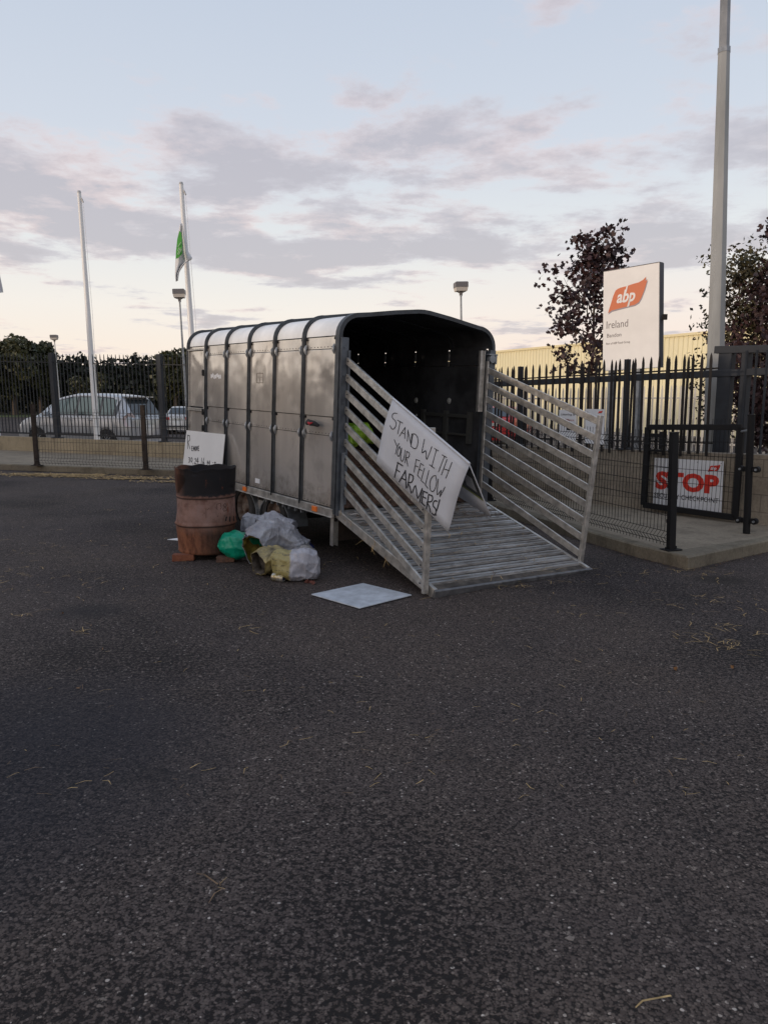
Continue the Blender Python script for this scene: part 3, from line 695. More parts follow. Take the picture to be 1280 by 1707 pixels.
for s in allp[:-1]:
    mb = MB(); mb.bar(lpt(s, .1, ltop(s))-O_, lpt(s, .1, LT(s)+.02)-O_-Vector((.06, 0, 0)), .12, .10, LN); mb.box(lpt(s, .1, ltop(s)+.01)-O_, (.26, .2, .02)); mb.build('post', M_grey, bf, bevel=.004)

# ------------------------------------------------------------------ flagpoles
def flagpole(px_b, py_b, y, px_t, py_t, label, r=.075):
    base = D(px_b, py_b, y); top = D(px_t, py_t, y); sl2 = (top-base)/(top.z-base.z); g0 = base-sl2*base.z
    o = thing('flagpole', label, 'flagpole', g0, 0, 'white flagpoles'); H = top.z
    mb = MB(); mb.tube([Vector((0, 0, 0)), sl2*H*.5, sl2*H], [r, r*.85, r*.62], 14); mb.build('pole', M_wpaint, o, True)
    mb = MB(); mb.tube([sl2*H, sl2*(H+.05)], [r*.66, r*.5], 12); mb.tube([sl2*(H-.12)+Vector((.05, -.02, 0)), sl2*(H-.22)+Vector((.09, -.02, 0))], .018, 8); mb.build('truck', mat('pole_cap', (.45, .45, .44), .4), o, True)
    mb = MB(); mb.tube([sl2*(H-.15)+Vector((.085, -.02, 0)), sl2*H*.55+Vector((.12, -.03, 0)), sl2*1.2+Vector((.09, -.05, 0))], .005, 5); mb.build('halyard', M_wpaint, o)
    mb = MB(); mb.tube([(0, 0, 0), (0, 0, .04)], r*1.9, 12); mb.build('base_plate', M_galv, o)
    return o, g0, sl2, H
flagpole(162, 729, 19.5, 132, 321, 'bare white flagpole, the left one of the two in full view')
fp2 = flagpole(331, 729, 17.6, 302, 307, 'white flagpole beside the trailer carrying a limp green and white flag')
flagpole(-3, 724, 22.5, -42, 318, 'white flagpole whose foot shows at the left edge of the picture')
def cloth(name, label, outline_px, y, m, depth=.12, seed=1):
    pass
def flag_obj(name, label, pxs, y, m_list, seed):
    # pleated hanging cloth: rows of (py, x0, x1, z-lift) in picture units at distance y; folds give it depth
    o = MB(); rows = pxs; nx = 14; V = []
    R_ = []
    n = 26
    for i in range(n):
        t = i/(n-1)*(len(rows)-1); k = min(int(t), len(rows)-2); f = t-k
        R_.append([rows[k][j]*(1-f)+rows[k+1][j]*f for j in range(4)])
    for i, (pyl, pyr, x0, x1) in enumerate(R_):
        for j in range(nx+1):
            u = j/nx; px = x0+(x1-x0)*u; py = pyl+(pyr-pyl)*u
            w = .10*math.sin(u*11+seed+i*.12)*(.3+.7*i/n)
            V.append(D(px, py, y+w))
    fs = [(i*(nx+1)+j, i*(nx+1)+j+1, (i+1)*(nx+1)+j+1, (i+1)*(nx+1)+j) for i in range(n-1) for j in range(nx)]
    c = sum(V, Vector())/len(V); o.add([v-c for v in V], fs)
    ob = o.build(name, m_list[0], None, 'all'); ob.location = c
    sd = ob.modifiers.new('thickness', 'SOLIDIFY'); sd.thickness = .006
    tag(ob, label, 'flag'); return ob, c
M_flag = mat('white_flag_cloth', (.62, .63, .64), .8)
M_fgreen = mat('green_flag_cloth', (.10, .42, .07), .8, 0, .2, 6)
fo, fc = flag_obj('flag', 'limp green and white flag hanging on the pole beside the trailer', [(372, 372, 300.3, 303.5), (395, 392, 296.5, 307), (425, 418, 293.5, 313), (440, 431, 292.5, 321), (452, 437, 292.2, 309), (460, 452, 292.2, 299), (469, 467, 293.5, 297)], 17.3, [M_flag], 1)
mb = MB(); gp_ = [(299, 384), (295.5, 398), (293.4, 418), (292.8, 431), (297, 429), (303.5, 422), (303, 400), (302, 388)]
mb.prism([D(x, y, 17.13)-fc for x, y in gp_], (0, .02, 0)); q = mb.build('green_field', M_fgreen, fo)
mb = MB()
for a, b in (((296, 424), (301, 413)), ((298, 424.5), (303, 414)), ((297, 411), (302, 403)), ((296.5, 418), (299, 412))):
    mb.tube([D(*a, 17.11)-fc, D(*b, 17.11)-fc], .008, 5)
mb.build('lettering', mat('pale_flag_print', (.45, .62, .40), .8), fo)
flag_obj('flag', 'white flag tip hanging in from the left edge of the picture', [(380, 380, -34, -30), (420, 415, -36, -14), (450, 440, -37, -4), (478, 487, -36, 6), (490, 488, -30, -4)], 20.0, [M_flag], 2)

# ------------------------------------------------------------------ car park lamps
M_lamphead = mat('lamp_head_grey', (.16, .15, .15), .5); M_diff = mat('lamp_diffuser', (.62, .57, .50), .3)
def lamp(px, pyt, pyb_px, y, label, first=[None]):
    top = D(px, pyt, y); g0 = Vector((top.x, y, gz(y))); H = top.z-g0.z
    o = thing('street_lamp', label, 'street lamp', g0, .12, 'car park lamps', True)
    mb = MB(); mb.tube([(0, 0, 0), (0, 0, H*.5), (0, 0, H-.38)], [.05, .04, .03], 10); mb.tube([(0, 0, H-.44), (0, 0, H-.38)], [.045, .045], 10); mb.build('post', M_galv if y < 40 else mat('pale_post', (.5, .5, .49), .5), o, True)
    mb = MB(); w = .205
    mb.add([(-w, -w, H-.17), (w, -w, H-.17), (w, w, H-.17), (-w, w, H-.17), (-w, -w, H-.02), (w, -w, H-.02), (w, w, H-.02), (-w, w, H-.02), (-w*.9, -w*.9, H), (w*.9, -w*.9, H), (w*.9, w*.9, H), (-w*.9, w*.9, H)], [(3, 2, 1, 0), (0, 1, 5, 4), (1, 2, 6, 5), (2, 3, 7, 6), (3, 0, 4, 7), (4, 5, 9, 8), (5, 6, 10, 9), (6, 7, 11, 10), (7, 4, 8, 11), (8, 9, 10, 11)]); mb.build('lamp_head', M_lamphead, o)
    mb = MB(); a, b = w*.97, w*.86
    mb.add([(-a, -a, H-.175), (a, -a, H-.175), (a, a, H-.175), (-a, a, H-.175), (-b, -b, H-.29), (b, -b, H-.29), (b, b, H-.29), (-b, b, H-.29)], [(0, 1, 5, 4), (1, 2, 6, 5), (2, 3, 7, 6), (3, 0, 4, 7), (4, 5, 6, 7)]); mb.build('diffuser', M_diff, o)
    mb = MB()
    for sx in (-1, 1): mb.bar((0, 0, H-.36), (sx*b*.8, 0, H-.29), .025, .025)
    mb.box((0, 0, H-.35), (.09, .09, .12)); mb.build('bracket', M_lamphead, o)
lamp(95.5, 558, 0, 49, 'small white car park lamp in front of the distant hedge on the far left')
lamp(307.5, 482, 0, 28, 'car park lamp standing just behind the flagpole that carries the flag')
lamp(777.5, 470, 0, 25.8, 'car park lamp rising above the trailer roof')

# ------------------------------------------------------------------ yellow industrial building
BA = Vector((8.4, 60, 0)); BB = Vector((17.7, 42, 0)); BD = (BB-BA).normalized(); BN = Vector((BD.y, -BD.x, 0)); BN = BN if BN.x < 0 else -BN
bd = thing('industrial_building', 'long low pale yellow metal clad shed beyond the fences', 'building', BA)
tl = D(819, 585, 60).z; tr = D(1180, 550.5, 42).z
mb = MB(); H0 = tl; Lb = 46.0; s0 = -16.0; prof = []; s = s0
p_ = .333
pts = []
while s < Lb:
    pts += [(s, 0), (s+.035, .06), (s+.065, .06), (s+.10, 0)]; s += p_
vs = []
for s, d in pts:
    q = BD*s+BN*d; zt = tl+(tr-tl)*s/((BB-BA).length)
    vs += [(q.x, q.y, -.36), (q.x, q.y, zt-.12)]
mb.add(vs, [(2*i, 2*i+2, 2*i+3, 2*i+1) for i in range(len(pts)-1)])
M_yel = mat('cream_yellow_cladding', (.84, .775, .52), .5, 0, .05, .3)
mb.build('wall', M_yel, bd)
mb = MB(); zA = tl+(tr-tl)*s0/((BB-BA).length); zB = tl+(tr-tl)*Lb/((BB-BA).length)
mb.bar(BD*s0+BN*.05+Vector((0, 0, zA-.06)), BD*Lb+BN*.05+Vector((0, 0, zB-.06)), .14, .14); mb.build('parapet_trim', mat('cream_trim', (.80, .70, .42), .5), bd)
mb = MB(); a = BD*s0; b = BD*Lb; c = b-BN*30; d = a-BN*30
mb.add([Vector((a.x, a.y, zA-.15)), Vector((b.x, b.y, zB-.15)), Vector((c.x, c.y, zB-.1)), Vector((d.x, d.y, zA-.1))], [(0, 1, 2, 3)])
mb.add([Vector((d.x, d.y, -.36)), Vector((c.x, c.y, -.36)), Vector((c.x, c.y, zB-.1)), Vector((d.x, d.y, zA-.1)), Vector((a.x, a.y, -.36)), Vector((a.x, a.y, zA-.15)), Vector((b.x, b.y, -.36)), Vector((b.x, b.y, zB-.15))], [(0, 1, 2, 3), (4, 0, 3, 5), (1, 6, 7, 2)]); mb.build('roof', mat('grey_roof', (.4, .4, .4), .6), bd)
# far palisade in front of it
ff = thing('palisade_fence', 'distant galvanised palisade fence in front of the yellow shed', 'fence', (7, 27, gz(27))); mb = MB()
fa = Vector((2.2, 32, 0)); fb = Vector((17.5, 15.5, 0)); fdv = (fb-fa); Lf = fdv.length; fdv.normalize(); O_ = ff.location
M_gp = mat('galvanised_pales', (.42, .41, .38), .55, .2)
for k in range(int(Lf/.155)):
    p = fa+fdv*(k*.155); pale_shape(mb, Vector((p.x, p.y, gz(p.y)+.05))-O_, Vector((p.x, p.y, gz(p.y)+2.1))-O_, .062, fdv, .006)
mb.build('pale_panel', M_gp, ff); mb = MB()
for z in (.35, 1.75): mb.bar(Vector((fa.x, fa.y, gz(fa.y)+z))-O_, Vector((fb.x, fb.y, gz(fb.y)+z))-O_, .04, .05)
mb.build('rail', M_gp, ff)

# ------------------------------------------------------------------ vegetation
def leafmat(name, c, c2):
    m = mat(name, c, .6, 0, 0, 1.2, col2=c2); return m
def star_leaf(mb, c, size, rnd):
    n = Vector((rnd.gauss(0, 1), rnd.gauss(0, 1), rnd.gauss(0, 1)+.4)).normalized(); x = n.orthogonal().normalized(); x = Matrix.Rotation(rnd.random()*6.28, 3, n) @ x; y = n.cross(x)
    P = [(0, -.5), (.28, -.28), (.55, -.05), (.24, .05), (.32, .36), (0, .55), (-.32, .36), (-.24, .05), (-.55, -.05), (-.28, -.28)]
    mb.add([c+(x*a+y*b)*size for a, b in P], [(0, 1, 3, 4, 5, 6, 7, 9), (1, 2, 3), (7, 8, 9)])
def quad_leaf(mb, c, size, rnd, squash=.6):
    n = Vector((rnd.gauss(0, 1), rnd.gauss(0, 1), rnd.gauss(0, 1)+.4)).normalized(); x = n.orthogonal().normalized(); x = Matrix.Rotation(rnd.random()*6.28, 3, n) @ x; y = n.cross(x)
    mb.add([c-x*size*.5, c+y*size*squash*.5, c+x*size*.5, c-y*size*squash*.5], [(0, 1, 2, 3)])
def young_tree(name, label, base, H, crown_r, z0, leaf_m, trunk_r, seed, leaves, lsize, shape='maple', branches=26, group=None, stems=1, tipw=.5):
    rnd = random.Random(seed); o = thing(name, label, 'tree', base, 0, group)
    tk = MB(); fol = MB(); ends = []
    for st_ in range(stems):
        ang = rnd.random()*6.28; off_ = Vector((math.cos(ang), math.sin(ang), 0))*(.0 if stems == 1 else .5)
        pts = [Vector((rnd.gauss(0, .02), rnd.gauss(0, .02), 0))*0 + off_*(t*crown_r*.9) + Vector((rnd.gauss(0, .03)*t*2, rnd.gauss(0, .03)*t*2, H*.93*t)) for t in (0, .15, .3, .45, .6, .75, .9, 1)]
        tk.tube(pts, [trunk_r*(1-.85*t) for t in (0, .15, .3, .45, .6, .75, .9, 1)], 8)
        nb = branches//stems
        for i in range(nb):
            t = z0/H + (1-z0/H)*(i+rnd.random()*.6)/nb*.98; k = min(int(t*7), 6); p = pts[k].lerp(pts[k+1], t*7-k) if t < 1 else pts[-1]
            rr = (t-z0/H)/(1-z0/H); reach = crown_r*(math.sin(min(1, rr*1.15+.22)*math.pi*.86)**.8)*rnd.uniform(.65, 1.1)+.12
            a = i*2.4+rnd.uniform(-.4, .4); d = Vector((math.cos(a), math.sin(a), rnd.uniform(.35, .85)+rr*.6)).normalized()
            q = [p]; 
            for s in range(1, 5): q.append(q[-1]+(d+Vector((rnd.gauss(0, .16), rnd.gauss(0, .16), rnd.gauss(.03, .12)))).normalized()*reach/4)
            tk.tube(q, [trunk_r*.34*(1-.5*rr), trunk_r*.26*(1-.5*rr), trunk_r*.18, trunk_r*.10, trunk_r*.05], 5)
            ends.append((q, reach))
            for j in range(3):
                b0 = q[1+j]; dd = (d+Vector((rnd.gauss(0, .8), rnd.gauss(0, .8), rnd.gauss(0, .4)))).normalized(); L = reach*rnd.uniform(.25, .45)
                tw = [b0, b0+dd*L*.5, b0+dd*L]; tk.tube(tw, [trunk_r*.09, trunk_r*.06, trunk_r*.02], 4); ends.append((tw, L))
    tk.build('trunk', mat('bark', (.10, .075, .055), .9, 0, .4, 10), o)
    tot = 0
    cl = []
    for q, L in ends:
        for j in range(1, len(q)): cl.append((q[j], tipw if j < len(q)-1 else 1.0))
    while tot < leaves:
        c, w = rnd.choice(cl)
        if rnd.random() > w: continue
        s = lsize*rnd.uniform(.9, 1.6); cc = c+Vector((rnd.gauss(0, s), rnd.gauss(0, s), rnd.gauss(-.02, s*.8)))
        for _ in range(rnd.randint(4, 8)):
            pp = cc+Vector((rnd.gauss(0, lsize*.7), rnd.gauss(0, lsize*.7), rnd.gauss(0, lsize*.7)))
            (star_leaf if shape == 'maple' else quad_leaf)(fol, pp, lsize*rnd.uniform(.6, 1.15), rnd); tot += 1
    fol.build('crown', leaf_m, o)
    return o
M_purple = leafmat('purple_maple_leaves', (.060, .026, .026), (.020, .010, .013))
M_green = leafmat('green_leaves', (.075, .072, .026), (.036, .022, .017))
M_olive = leafmat('olive_leaves', (.055, .062, .022), (.025, .030, .014))
b = D(980, 745, 15.2)
young_tree('maple_tree', 'young purple leaved maple left of the white company board', (b.x, b.y, gz(b.y)), D(972, 398, 15.2).z, 1.12, 1.95, M_purple, .06, 14, 2500, .108, branches=19, tipw=.22)
b = D(1252, 745, 13.6)
young_tree('green_tree', 'green leaved young tree growing behind the tall mast', (b.x, b.y, gz(b.y)), D(1240, 425, 13.6).z, .95, .7, M_green, .05, 9, 8200, .085, 'quad', 36, stems=2)
b = D(1292, 745, 12.6)
young_tree('maple_tree', 'dense purple leaved maple at the right edge of the picture', (b.x, b.y, gz(b.y)), D(1295, 335, 12.6).z, 1.0, .6, M_purple, .07, 12, 8500, .085, branches=46)
# distant trees
def blob_tree(name, label, x, y, H, r, m, seed, n, lsize, z0=.15, group=None):
    rnd = random.Random(seed); o = thing(name, label, 'tree', (x, y, gz(y)), 0, group)
    tk = MB(); tk.tube([(0, 0, 0), (0, 0, H*.5), (.2, 0, H*.8)], [r*.09, r*.06, r*.02], 7)
    for i in range(7):
        a = i*2.4; tk.tube([(0, 0, H*(.25+.06*i)), (math.cos(a)*r*.5, math.sin(a)*r*.5, H*(.45+.06*i))], [r*.035, r*.01], 5)
    tk.build('trunk', mat('bark', (.1, .075, .055), .9), o)
    lobes = [(Vector((rnd.gauss(0, r*.38), rnd.gauss(0, r*.38), H*(z0+(1-z0)*rnd.uniform(.2, .86)))), r*rnd.uniform(.28, .5)) for _ in range(24)]
    f = MB()
    for i in range(n):
        c, lr = rnd.choice(lobes); d = Vector((rnd.gauss(0, 1), rnd.gauss(0, 1), rnd.gauss(0, 1))).normalized()
        p = c+d*lr*rnd.uniform(.6, 1.05); p.z = min(p.z, H*rnd.uniform(.96, 1.02))
        if p.z < .2: continue
        quad_leaf(f, p, lsize*rnd.uniform(.6, 1.3), rnd, .8)
    f.build('crown', m, o); return o
M_hedge = leafmat('dark_conifer', (.022, .030, .013), (.010, .014, .008))
M_tree2 = leafmat('autumn_green_leaves', (.075, .075, .022), (.030, .034, .014))
rnd = random.Random(3)
h = MB()
for i in range(15000):
    x = rnd.uniform(-52, 22); row = math.sin(x*.9)*.25+math.sin(x*2.3+1)*.25+math.sin(x*5.1)*.18
    H = 6.3+row*1.0; v = rnd.random()**.8; z = H*v; tip = abs(((x*1.15) % 1.0)-.5)*2; 
    z = min(z, H-tip*.9); y = 84+rnd.uniform(-1.2, 1.4)-(.6*(1-v))
    quad_leaf(h, Vector((x, y, z-.35)), rnd.uniform(.28, .6), rnd, .9)
hb = MB(); h.box((-15, 86.2, 2.4), (74, 2.0, 5.3))
hd = h.build('hedge', M_hedge); tag(hd, 'long dark conifer belt across the far side of the car park', 'hedge', None, 'stuff')
h = MB(); rnd = random.Random(31)  # unseen hedge, added to shade the near yard and darken panel reflections
for i in range(9000):
    t = rnd.random(); x = -46+t*12+rnd.gauss(0, .8); y = -42+t*78; H = 4.3+math.sin(y*.21)*.8+math.sin(y*.55+1)*.6+math.sin(y*1.3)*.35
    z = H*(1-rnd.random()**1.5*.98); quad_leaf(h, Vector((x, y, z)), rnd.uniform(.5, 1.1), rnd, .9)
hd2 = h.build('hedge', M_hedge); tag(hd2, 'long unseen hedge added left of the yard to block the low sun', 'hedge', None, 'stuff')
def tx(px, y): return D(px, 640, y).x
for i, (px, y, pt, rp, sd, lb) in enumerate([(22, 80, 556, 44, 3, 'rounded tree at the left end of the hedge, the tallest crown there'), (66, 82, 566, 34, 4, 'dark tree behind the small lamp, second crown from the left'), (292, 78, 579, 36, 6, 'rounded green tree showing beside the front of the trailer'), (-20, 79, 560, 40, 8, 'tree at the left edge of the picture above the hedge')]):
    blob_tree('broadleaf_tree', lb, tx(px, y), y, D(px, pt, y).z+.35, rp/1282*y, M_tree2 if i != 1 else M_olive, sd, 5200, .42, group='round trees above the hedge')
for i, (px, y, lb) in enumerate([(165, 68, 'slim olive sapling in front of the dark hedge, right of the flagpole'), (129, 68, 'slim dark sapling in front of the hedge, left of the bare flagpole')]):
    blob_tree('sapling', lb, tx(px, y), y, D(px, 615 + 8*i, y).z+.35, .9, M_tree2, 20+i, 700, .24, .1)

# ------------------------------------------------------------------ cars
def wheel(parent, loc, r, w, ax=(1, 0, 0), spokes=9, rim_m=None):
    a = Vector(ax).normalized(); R3 = Vector((1, 0, 0)).rotation_difference(a).to_matrix()
    e = bpy.data.objects.new('wheel', None)
    mb = MB(); mb.lathe([(r*.62, -w/2), (r*.9, -w/2), (r*.98, -w*.38), (r, -w*.2), (r, w*.2), (r*.98, w*.38), (r*.9, w/2), (r*.62, w/2)], 28, axis='X')
    t_ = mb; t_.v = [tuple(R3 @ Vector(v)+Vector(loc)) for v in t_.v]; wh = t_.build('wheel', M_rubber, parent, True)
    mb = MB(); mb.lathe([(r*.63, w*.42), (r*.58, w*.40), (r*.55, w*.15), (r*.2, w*.18), (r*.16, w*.38), (0.001, w*.38)], 24, axis='X')
    for k in range(spokes):
        b_ = 2*math.pi*k/spokes; mb.bar(Vector((w*.30, 0, 0))+Vector((0, math.cos(b_), math.sin(b_)))*r*.12, Vector((w*.34, 0, 0))+Vector((0, math.cos(b_), math.sin(b_)))*r*.58, r*.06, w*.12, (1, 0, 0))
    mb.v = [tuple(R3 @ Vector(v)+Vector(loc)) for v in mb.v]; mb.build('rim', rim_m or M_silver, wh, True)
    return wh
def car(name, label, pos, head, paint, L, Wd, prof, zbelt, win, wheels_x, wr=.31, group=None, rear='hatch'):
    # car frame: x forward from the rear bumper, y to the left side, z up.   prof: (x, ztop, halfwidth_top)
    o = thing(name, label, 'car', pos, math.atan2(head.y, head.x), group)
    hw = Wd/2
    mb = MB(); secs = []
    def lerp_prof(x):
        for (a, b) in zip(prof, prof[1:]):
            if a[0] <= x <= b[0]:
                t = (x-a[0])/(b[0]-a[0]+1e-9); return [a[i]+(b[i]-a[i])*t for i in range(3)]
        return prof[-1]
    xs_ = sorted(set([p[0] for p in prof]+[i*L/44 for i in range(45)]))
    def zb(x): return min(zbelt(x), lerp_prof(x)[1]-.015)
    def zlow(x):
        z = .24
        for wx in wheels_x:
            d = abs(x-wx)
            if d < wr+.07: z = max(z, wr+math.sqrt(max(0, (wr+.07)**2-d*d))*1.0-.0)
        return z
    def hwx(x): # plan taper
        t = min(x, L-x); return hw*(1-.16*max(0, 1-t/.55)**2)
    for x in xs_:
        _, zt, wt = lerp_prof(x); b_ = zb(x); w0 = hwx(x); zl = zlow(x)
        wt_ = min(wt, w0-.03)
        right = [(0, .22), (w0*.93, .22) if zl < .25 else (w0*.75, .22), (w0*.95, zl) if zl < .25 else (w0*.985, zl), (w0, max(zl+.01, .55)), (w0*.985, max(zl+.015, b_-.05)), (w0*.955, b_), (wt_, zt-.05 if zt-.05 > b_+.004 else b_+.004), (wt_*.82, zt-.012 if zt-.012 > b_ + .006 else b_+.006), (0, zt)]
        secs.append([(x, s*y, z) for s, seq in ((-1, right), (1, right[::-1][1:-1])) for y, z in seq])
    n = len(secs[0]); vs = [v for s in secs for v in s]
    fs = [(i*n+k, (i+1)*n+k, (i+1)*n+(k+1) % n, i*n+(k+1) % n) for i in range(len(secs)-1) for k in range(n)] + [tuple(range(n)), tuple((len(secs)-1)*n+k for k in range(n))[::-1]]
    mb.add(vs, fs); body = mb.build('body', paint, o, True)
    # side glass
    for sgn in (1, -1):
        for (xa, xb) in win:
            mbw = MB(); m_ = 10; top = []; bot = []
            for i in range(m_+1):
                x = xa+(xb-xa)*i/m_; _, zt, wt = lerp_prof(x); b_ = zb(x)+.03; w0 = hwx(x)*.955; zt2 = zt-.085; wt_ = min(wt, hwx(x)-.03)
                if zt2 < b_+.01: zt2 = b_+.01
                ff_ = lambda z: w0+(wt_-w0)*max(0, (z-b_+.03)/(zt-.05-b_+.03))
                bot.append(Vector((x, sgn*(ff_(b_)+.006), b_))); top.append(Vector((x, sgn*(ff_(zt2)+.006), zt2)))
            mbw.add(bot+top, [(i, i+1, m_+2+i, m_+1+i) for i in range(m_)]); mbw.build('window', M_glass, body)
    for wx in wheels_x:
        for sgn in (1, -1):
            wheel(o, (wx, sgn*(hw-.10), wr), wr, .2, (0, sgn, 0))
            mb = MB(); mb.tube([(wx, sgn*(hw-.35), wr+.02), (wx, sgn*(hw-.03), wr+.02)], wr+.055, 20); mb.build('wheel_arch', M_rubber, o)
        # dark liner
    return o, lerp_prof, zb, hwx, body
# silver people carrier
P0 = Vector(((215-640)/FOC*21.5, 21.5, 0)); ph = rad(23); hd_ = Vector((-math.cos(ph), math.sin(ph), 0)); rgt = Vector((math.sin(ph), math.cos(ph), 0))
pos = P0+rgt*.87
mprof = [(0, .95, .60), (.06, 1.05, .60), (.38, 1.50, .56), (.55, 1.60, .58), (1.2, 1.655, .60), (2.1, 1.66, .60), (2.8, 1.54, .58), (3.25, 1.28, .60), (3.55, 1.04, .62), (3.7, .98, .66), (4.1, .82, .66), (4.28, .66, .6), (4.33, .50, .55)]
mpv, lpf, zb, hwx, body = car('parked_car', 'silver people carrier parked side on behind the bar fence', pos, hd_, M_silver, 4.33, 1.74, mprof, lambda x: 1.0 if x < 3.2 else 1.0-.12*(x-3.2), [(.46, 3.36)], [.82, 3.45])
mb = MB(); mb.add([(.075, -.56, 1.06), (.075, .56, 1.06), (.385, .50, 1.49), (.385, -.50, 1.49)], [(0, 1, 2, 3)]); mb.v = [(x-.02, y, z+.004) for x, y, z in mb.v]; mb.build('rear_window', M_glass, body)
mb = MB(); mb.box((.36, 0, 1.56), (.30, 1.0, .03)); mb.build('spoiler', M_silver, body)
for s in (1, -1):
    mb = MB(); mb.add([(-.012, s*.80, .72), (-.012, s*.58, .74), (.03, s*.56, 1.02), (.06, s*.66, 1.12), (.10, s*.78, 1.10), (.22, s*.868, .95), (.12, s*.86, .74)], [(0, 1, 2, 3, 4, 5, 6)]); mb.build('tail_light', mat('clear_tail_lens', (.62, .5, .48), .2), body)
    mb = MB(); mb.box((4.17, s*.62, .66), (.18, .26, .13), Matrix.Rotation(rad(-28*s), 3, 'Z')); mb.build('headlight', mat('headlamp', (.75, .78, .8), .15), body, bevel=.03)
    for x in (1.35, 2.15):
        mb = MB(); mb.box((x, s*.885, .90), (.17, .03, .028)); mb.build('door_handle', M_silver, body, bevel=.008)
    mb = MB(); mb.box((2.98, s*.95, 1.05), (.12, .18, .12)); mb.build('mirror', M_silver, body, bevel=.03)
mb = MB(); mb.box((-.015, 0, .85), (.02, .52, .11)); mb.build('number_plate', mat('plate_white', (.6, .6, .55), .5), body)
mb = MB(); mb.box((.05, 0, .42), (.12, 1.5, .10)); mb.build('bumper_trim', mat('dark_trim', (.06, .06, .065), .6), body)
for s in (1, -1):
    mb = MB(); mb.box((2.1, s*.872, .50), (1.9, .012, .05)); mb.build('side_moulding', mat('dark_trim', (.06, .06, .065), .6), body)
for sgn in (1, -1):
    for (xa, xb) in ((.58, 1.02), (1.10, 1.90), (1.99, 2.86)):
        mbw = MB(); bot = []; top = []
        for i in range(9):
            x = xa+(xb-xa)*i/8; _, zt, wt = lpf(x); b_ = zb(x)+.06; w0 = hwx(x)*.955; zt2 = zt-.12; wt_ = min(wt, hwx(x)-.03)
            ff_ = lambda z: w0+(wt_-w0)*max(0, (z-zb(x))/(zt-.05-zb(x)))
            bot.append(Vector((x, sgn*(ff_(b_)+.012), b_))); top.append(Vector((x, sgn*(ff_(zt2)+.012), zt2)))
        mbw.add(bot+top, [(i, i+1, 10+i, 9+i) for i in range(8)]); mbw.build('side_window', mat('greenish_glass', (.16, .21, .20), .08, .3), body)
# saloons
sprof = [(0, .86, .62), (.08, .98, .64), (.65, 1.02, .62), (1.25, 1.36, .52), (1.7, 1.42, .54), (2.4, 1.41, .54), (3.1, 1.05, .60), (3.4, .96, .64), (4.2, .80, .6), (4.45, .55, .5)]
def saloon(label, pos, head, paint, grp=None):
    o, _, _, _, bod = car('parked_car', label, pos, head, paint, 4.45, 1.74, sprof, lambda x: .96, [(1.0, 1.9), (1.98, 2.95)], [.85, 3.5], .31, grp)
    mb = MB(); mb.add([(.70, -.56, 1.04), (.70, .56, 1.04), (1.21, .46, 1.345), (1.21, -.46, 1.345)], [(0, 1, 2, 3)]); mb.v = [(x-.012, y, z+.012) for x, y, z in mb.v]; mb.build('rear_window', M_glass, bod)
    for s in (1, -1):
        mb = MB(); mb.box((.04, s*.60, .80), (.14, .40, .15)); mb.build('tail_light', M_red, bod, bevel=.02)
    mb = MB(); mb.box((-.01, 0, .78), (.02, .52, .11)); mb.build('number_plate', mat('plate_white', (.6, .6, .55), .5), bod)
    mb = MB(); mb.box((.0, 0, .40), (.10, 1.35, .09)); mb.build('bumper_trim', mat('dark_trim', (.06, .06, .065), .6), bod)
    return o
yb = 40.0
saloon('silver saloon with red tail lights parked between the people carrier and the trailer', (tx(294, yb), yb, gz(yb)), Vector((-.12, 1, 0)).normalized(), mat('bright_silver_paint', (.62, .62, .61), .3, .4))
yb = 27.5
saloon('red car glimpsed through the right hand ramp gate', (tx(818, yb), yb, gz(yb)), Vector((.35, 1, 0)).normalized(), mat('red_car_paint', (.50, .02, .02), .3))

# ------------------------------------------------------------------ LIVESTOCK TRAILER
TO = Vector((-.468, 7.08, .496)); yaw, pit, rl = -.609, .022, .022
fw = Vector((math.sin(yaw)*math.cos(pit), math.cos(yaw)*math.cos(pit), math.sin(pit)))
rt = Vector((math.cos(yaw), -math.sin(yaw), 0)); up = rt.cross(fw); rt = rt*math.cos(rl)-up*math.sin(rl); up = rt.cross(fw)
TM = Matrix.Translation(TO) @ Matrix((rt, fw, up)).transposed().to_4x4(); TI = TM.inverted()
tr_ = bpy.data.objects.new('livestock_trailer', None); COL.objects.link(tr_); tr_.matrix_world = TM
tag(tr_, 'aluminium livestock trailer with ribbed arched body and its rear ramp lowered', 'trailer')
def TL(px, py, X_=None, Y_=None, Z_=None):
    d = TI.to_3x3() @ ray(px, py); c = TI @ CAM
    for i, v in enumerate((X_, Y_, Z_)):
        if v is not None: t = (v-c[i])/d[i]
    return c+d*t
TW, TLn, BAY = 1.86, 3.69, .615
ZS, ZC, RC = 1.61, 1.90, .215
def arch(off=0.0, n=9):      # half profile from (0,ZS) up and over, left to right
    P = []
    for k in range(n+1):
        a = math.pi/2*k/n; P.append((RC-RC*math.cos(a)*1.0-off*math.cos(a), ZS+.0+(RC-.02)*math.sin(a)+off*math.sin(a)))
    P += [(TW*.32, ZS+RC-.02+(ZC-ZS-RC+.02)*.62+off), (TW*.46, ZC-.004+off), (TW*.5, ZC+off)]
    return P+[(TW-x, z) for x, z in P[::-1][1:]]
MA = make_alu_panel()
def sheet(profile, y0, y1, th_in, mb, m=None):
    n = len(profile); vs = [(x, y, z) for y in (y0, y1) for x, z in profile]; mb.add(vs, [(i, i+1, n+i+1, n+i) for i in range(n-1)], m)
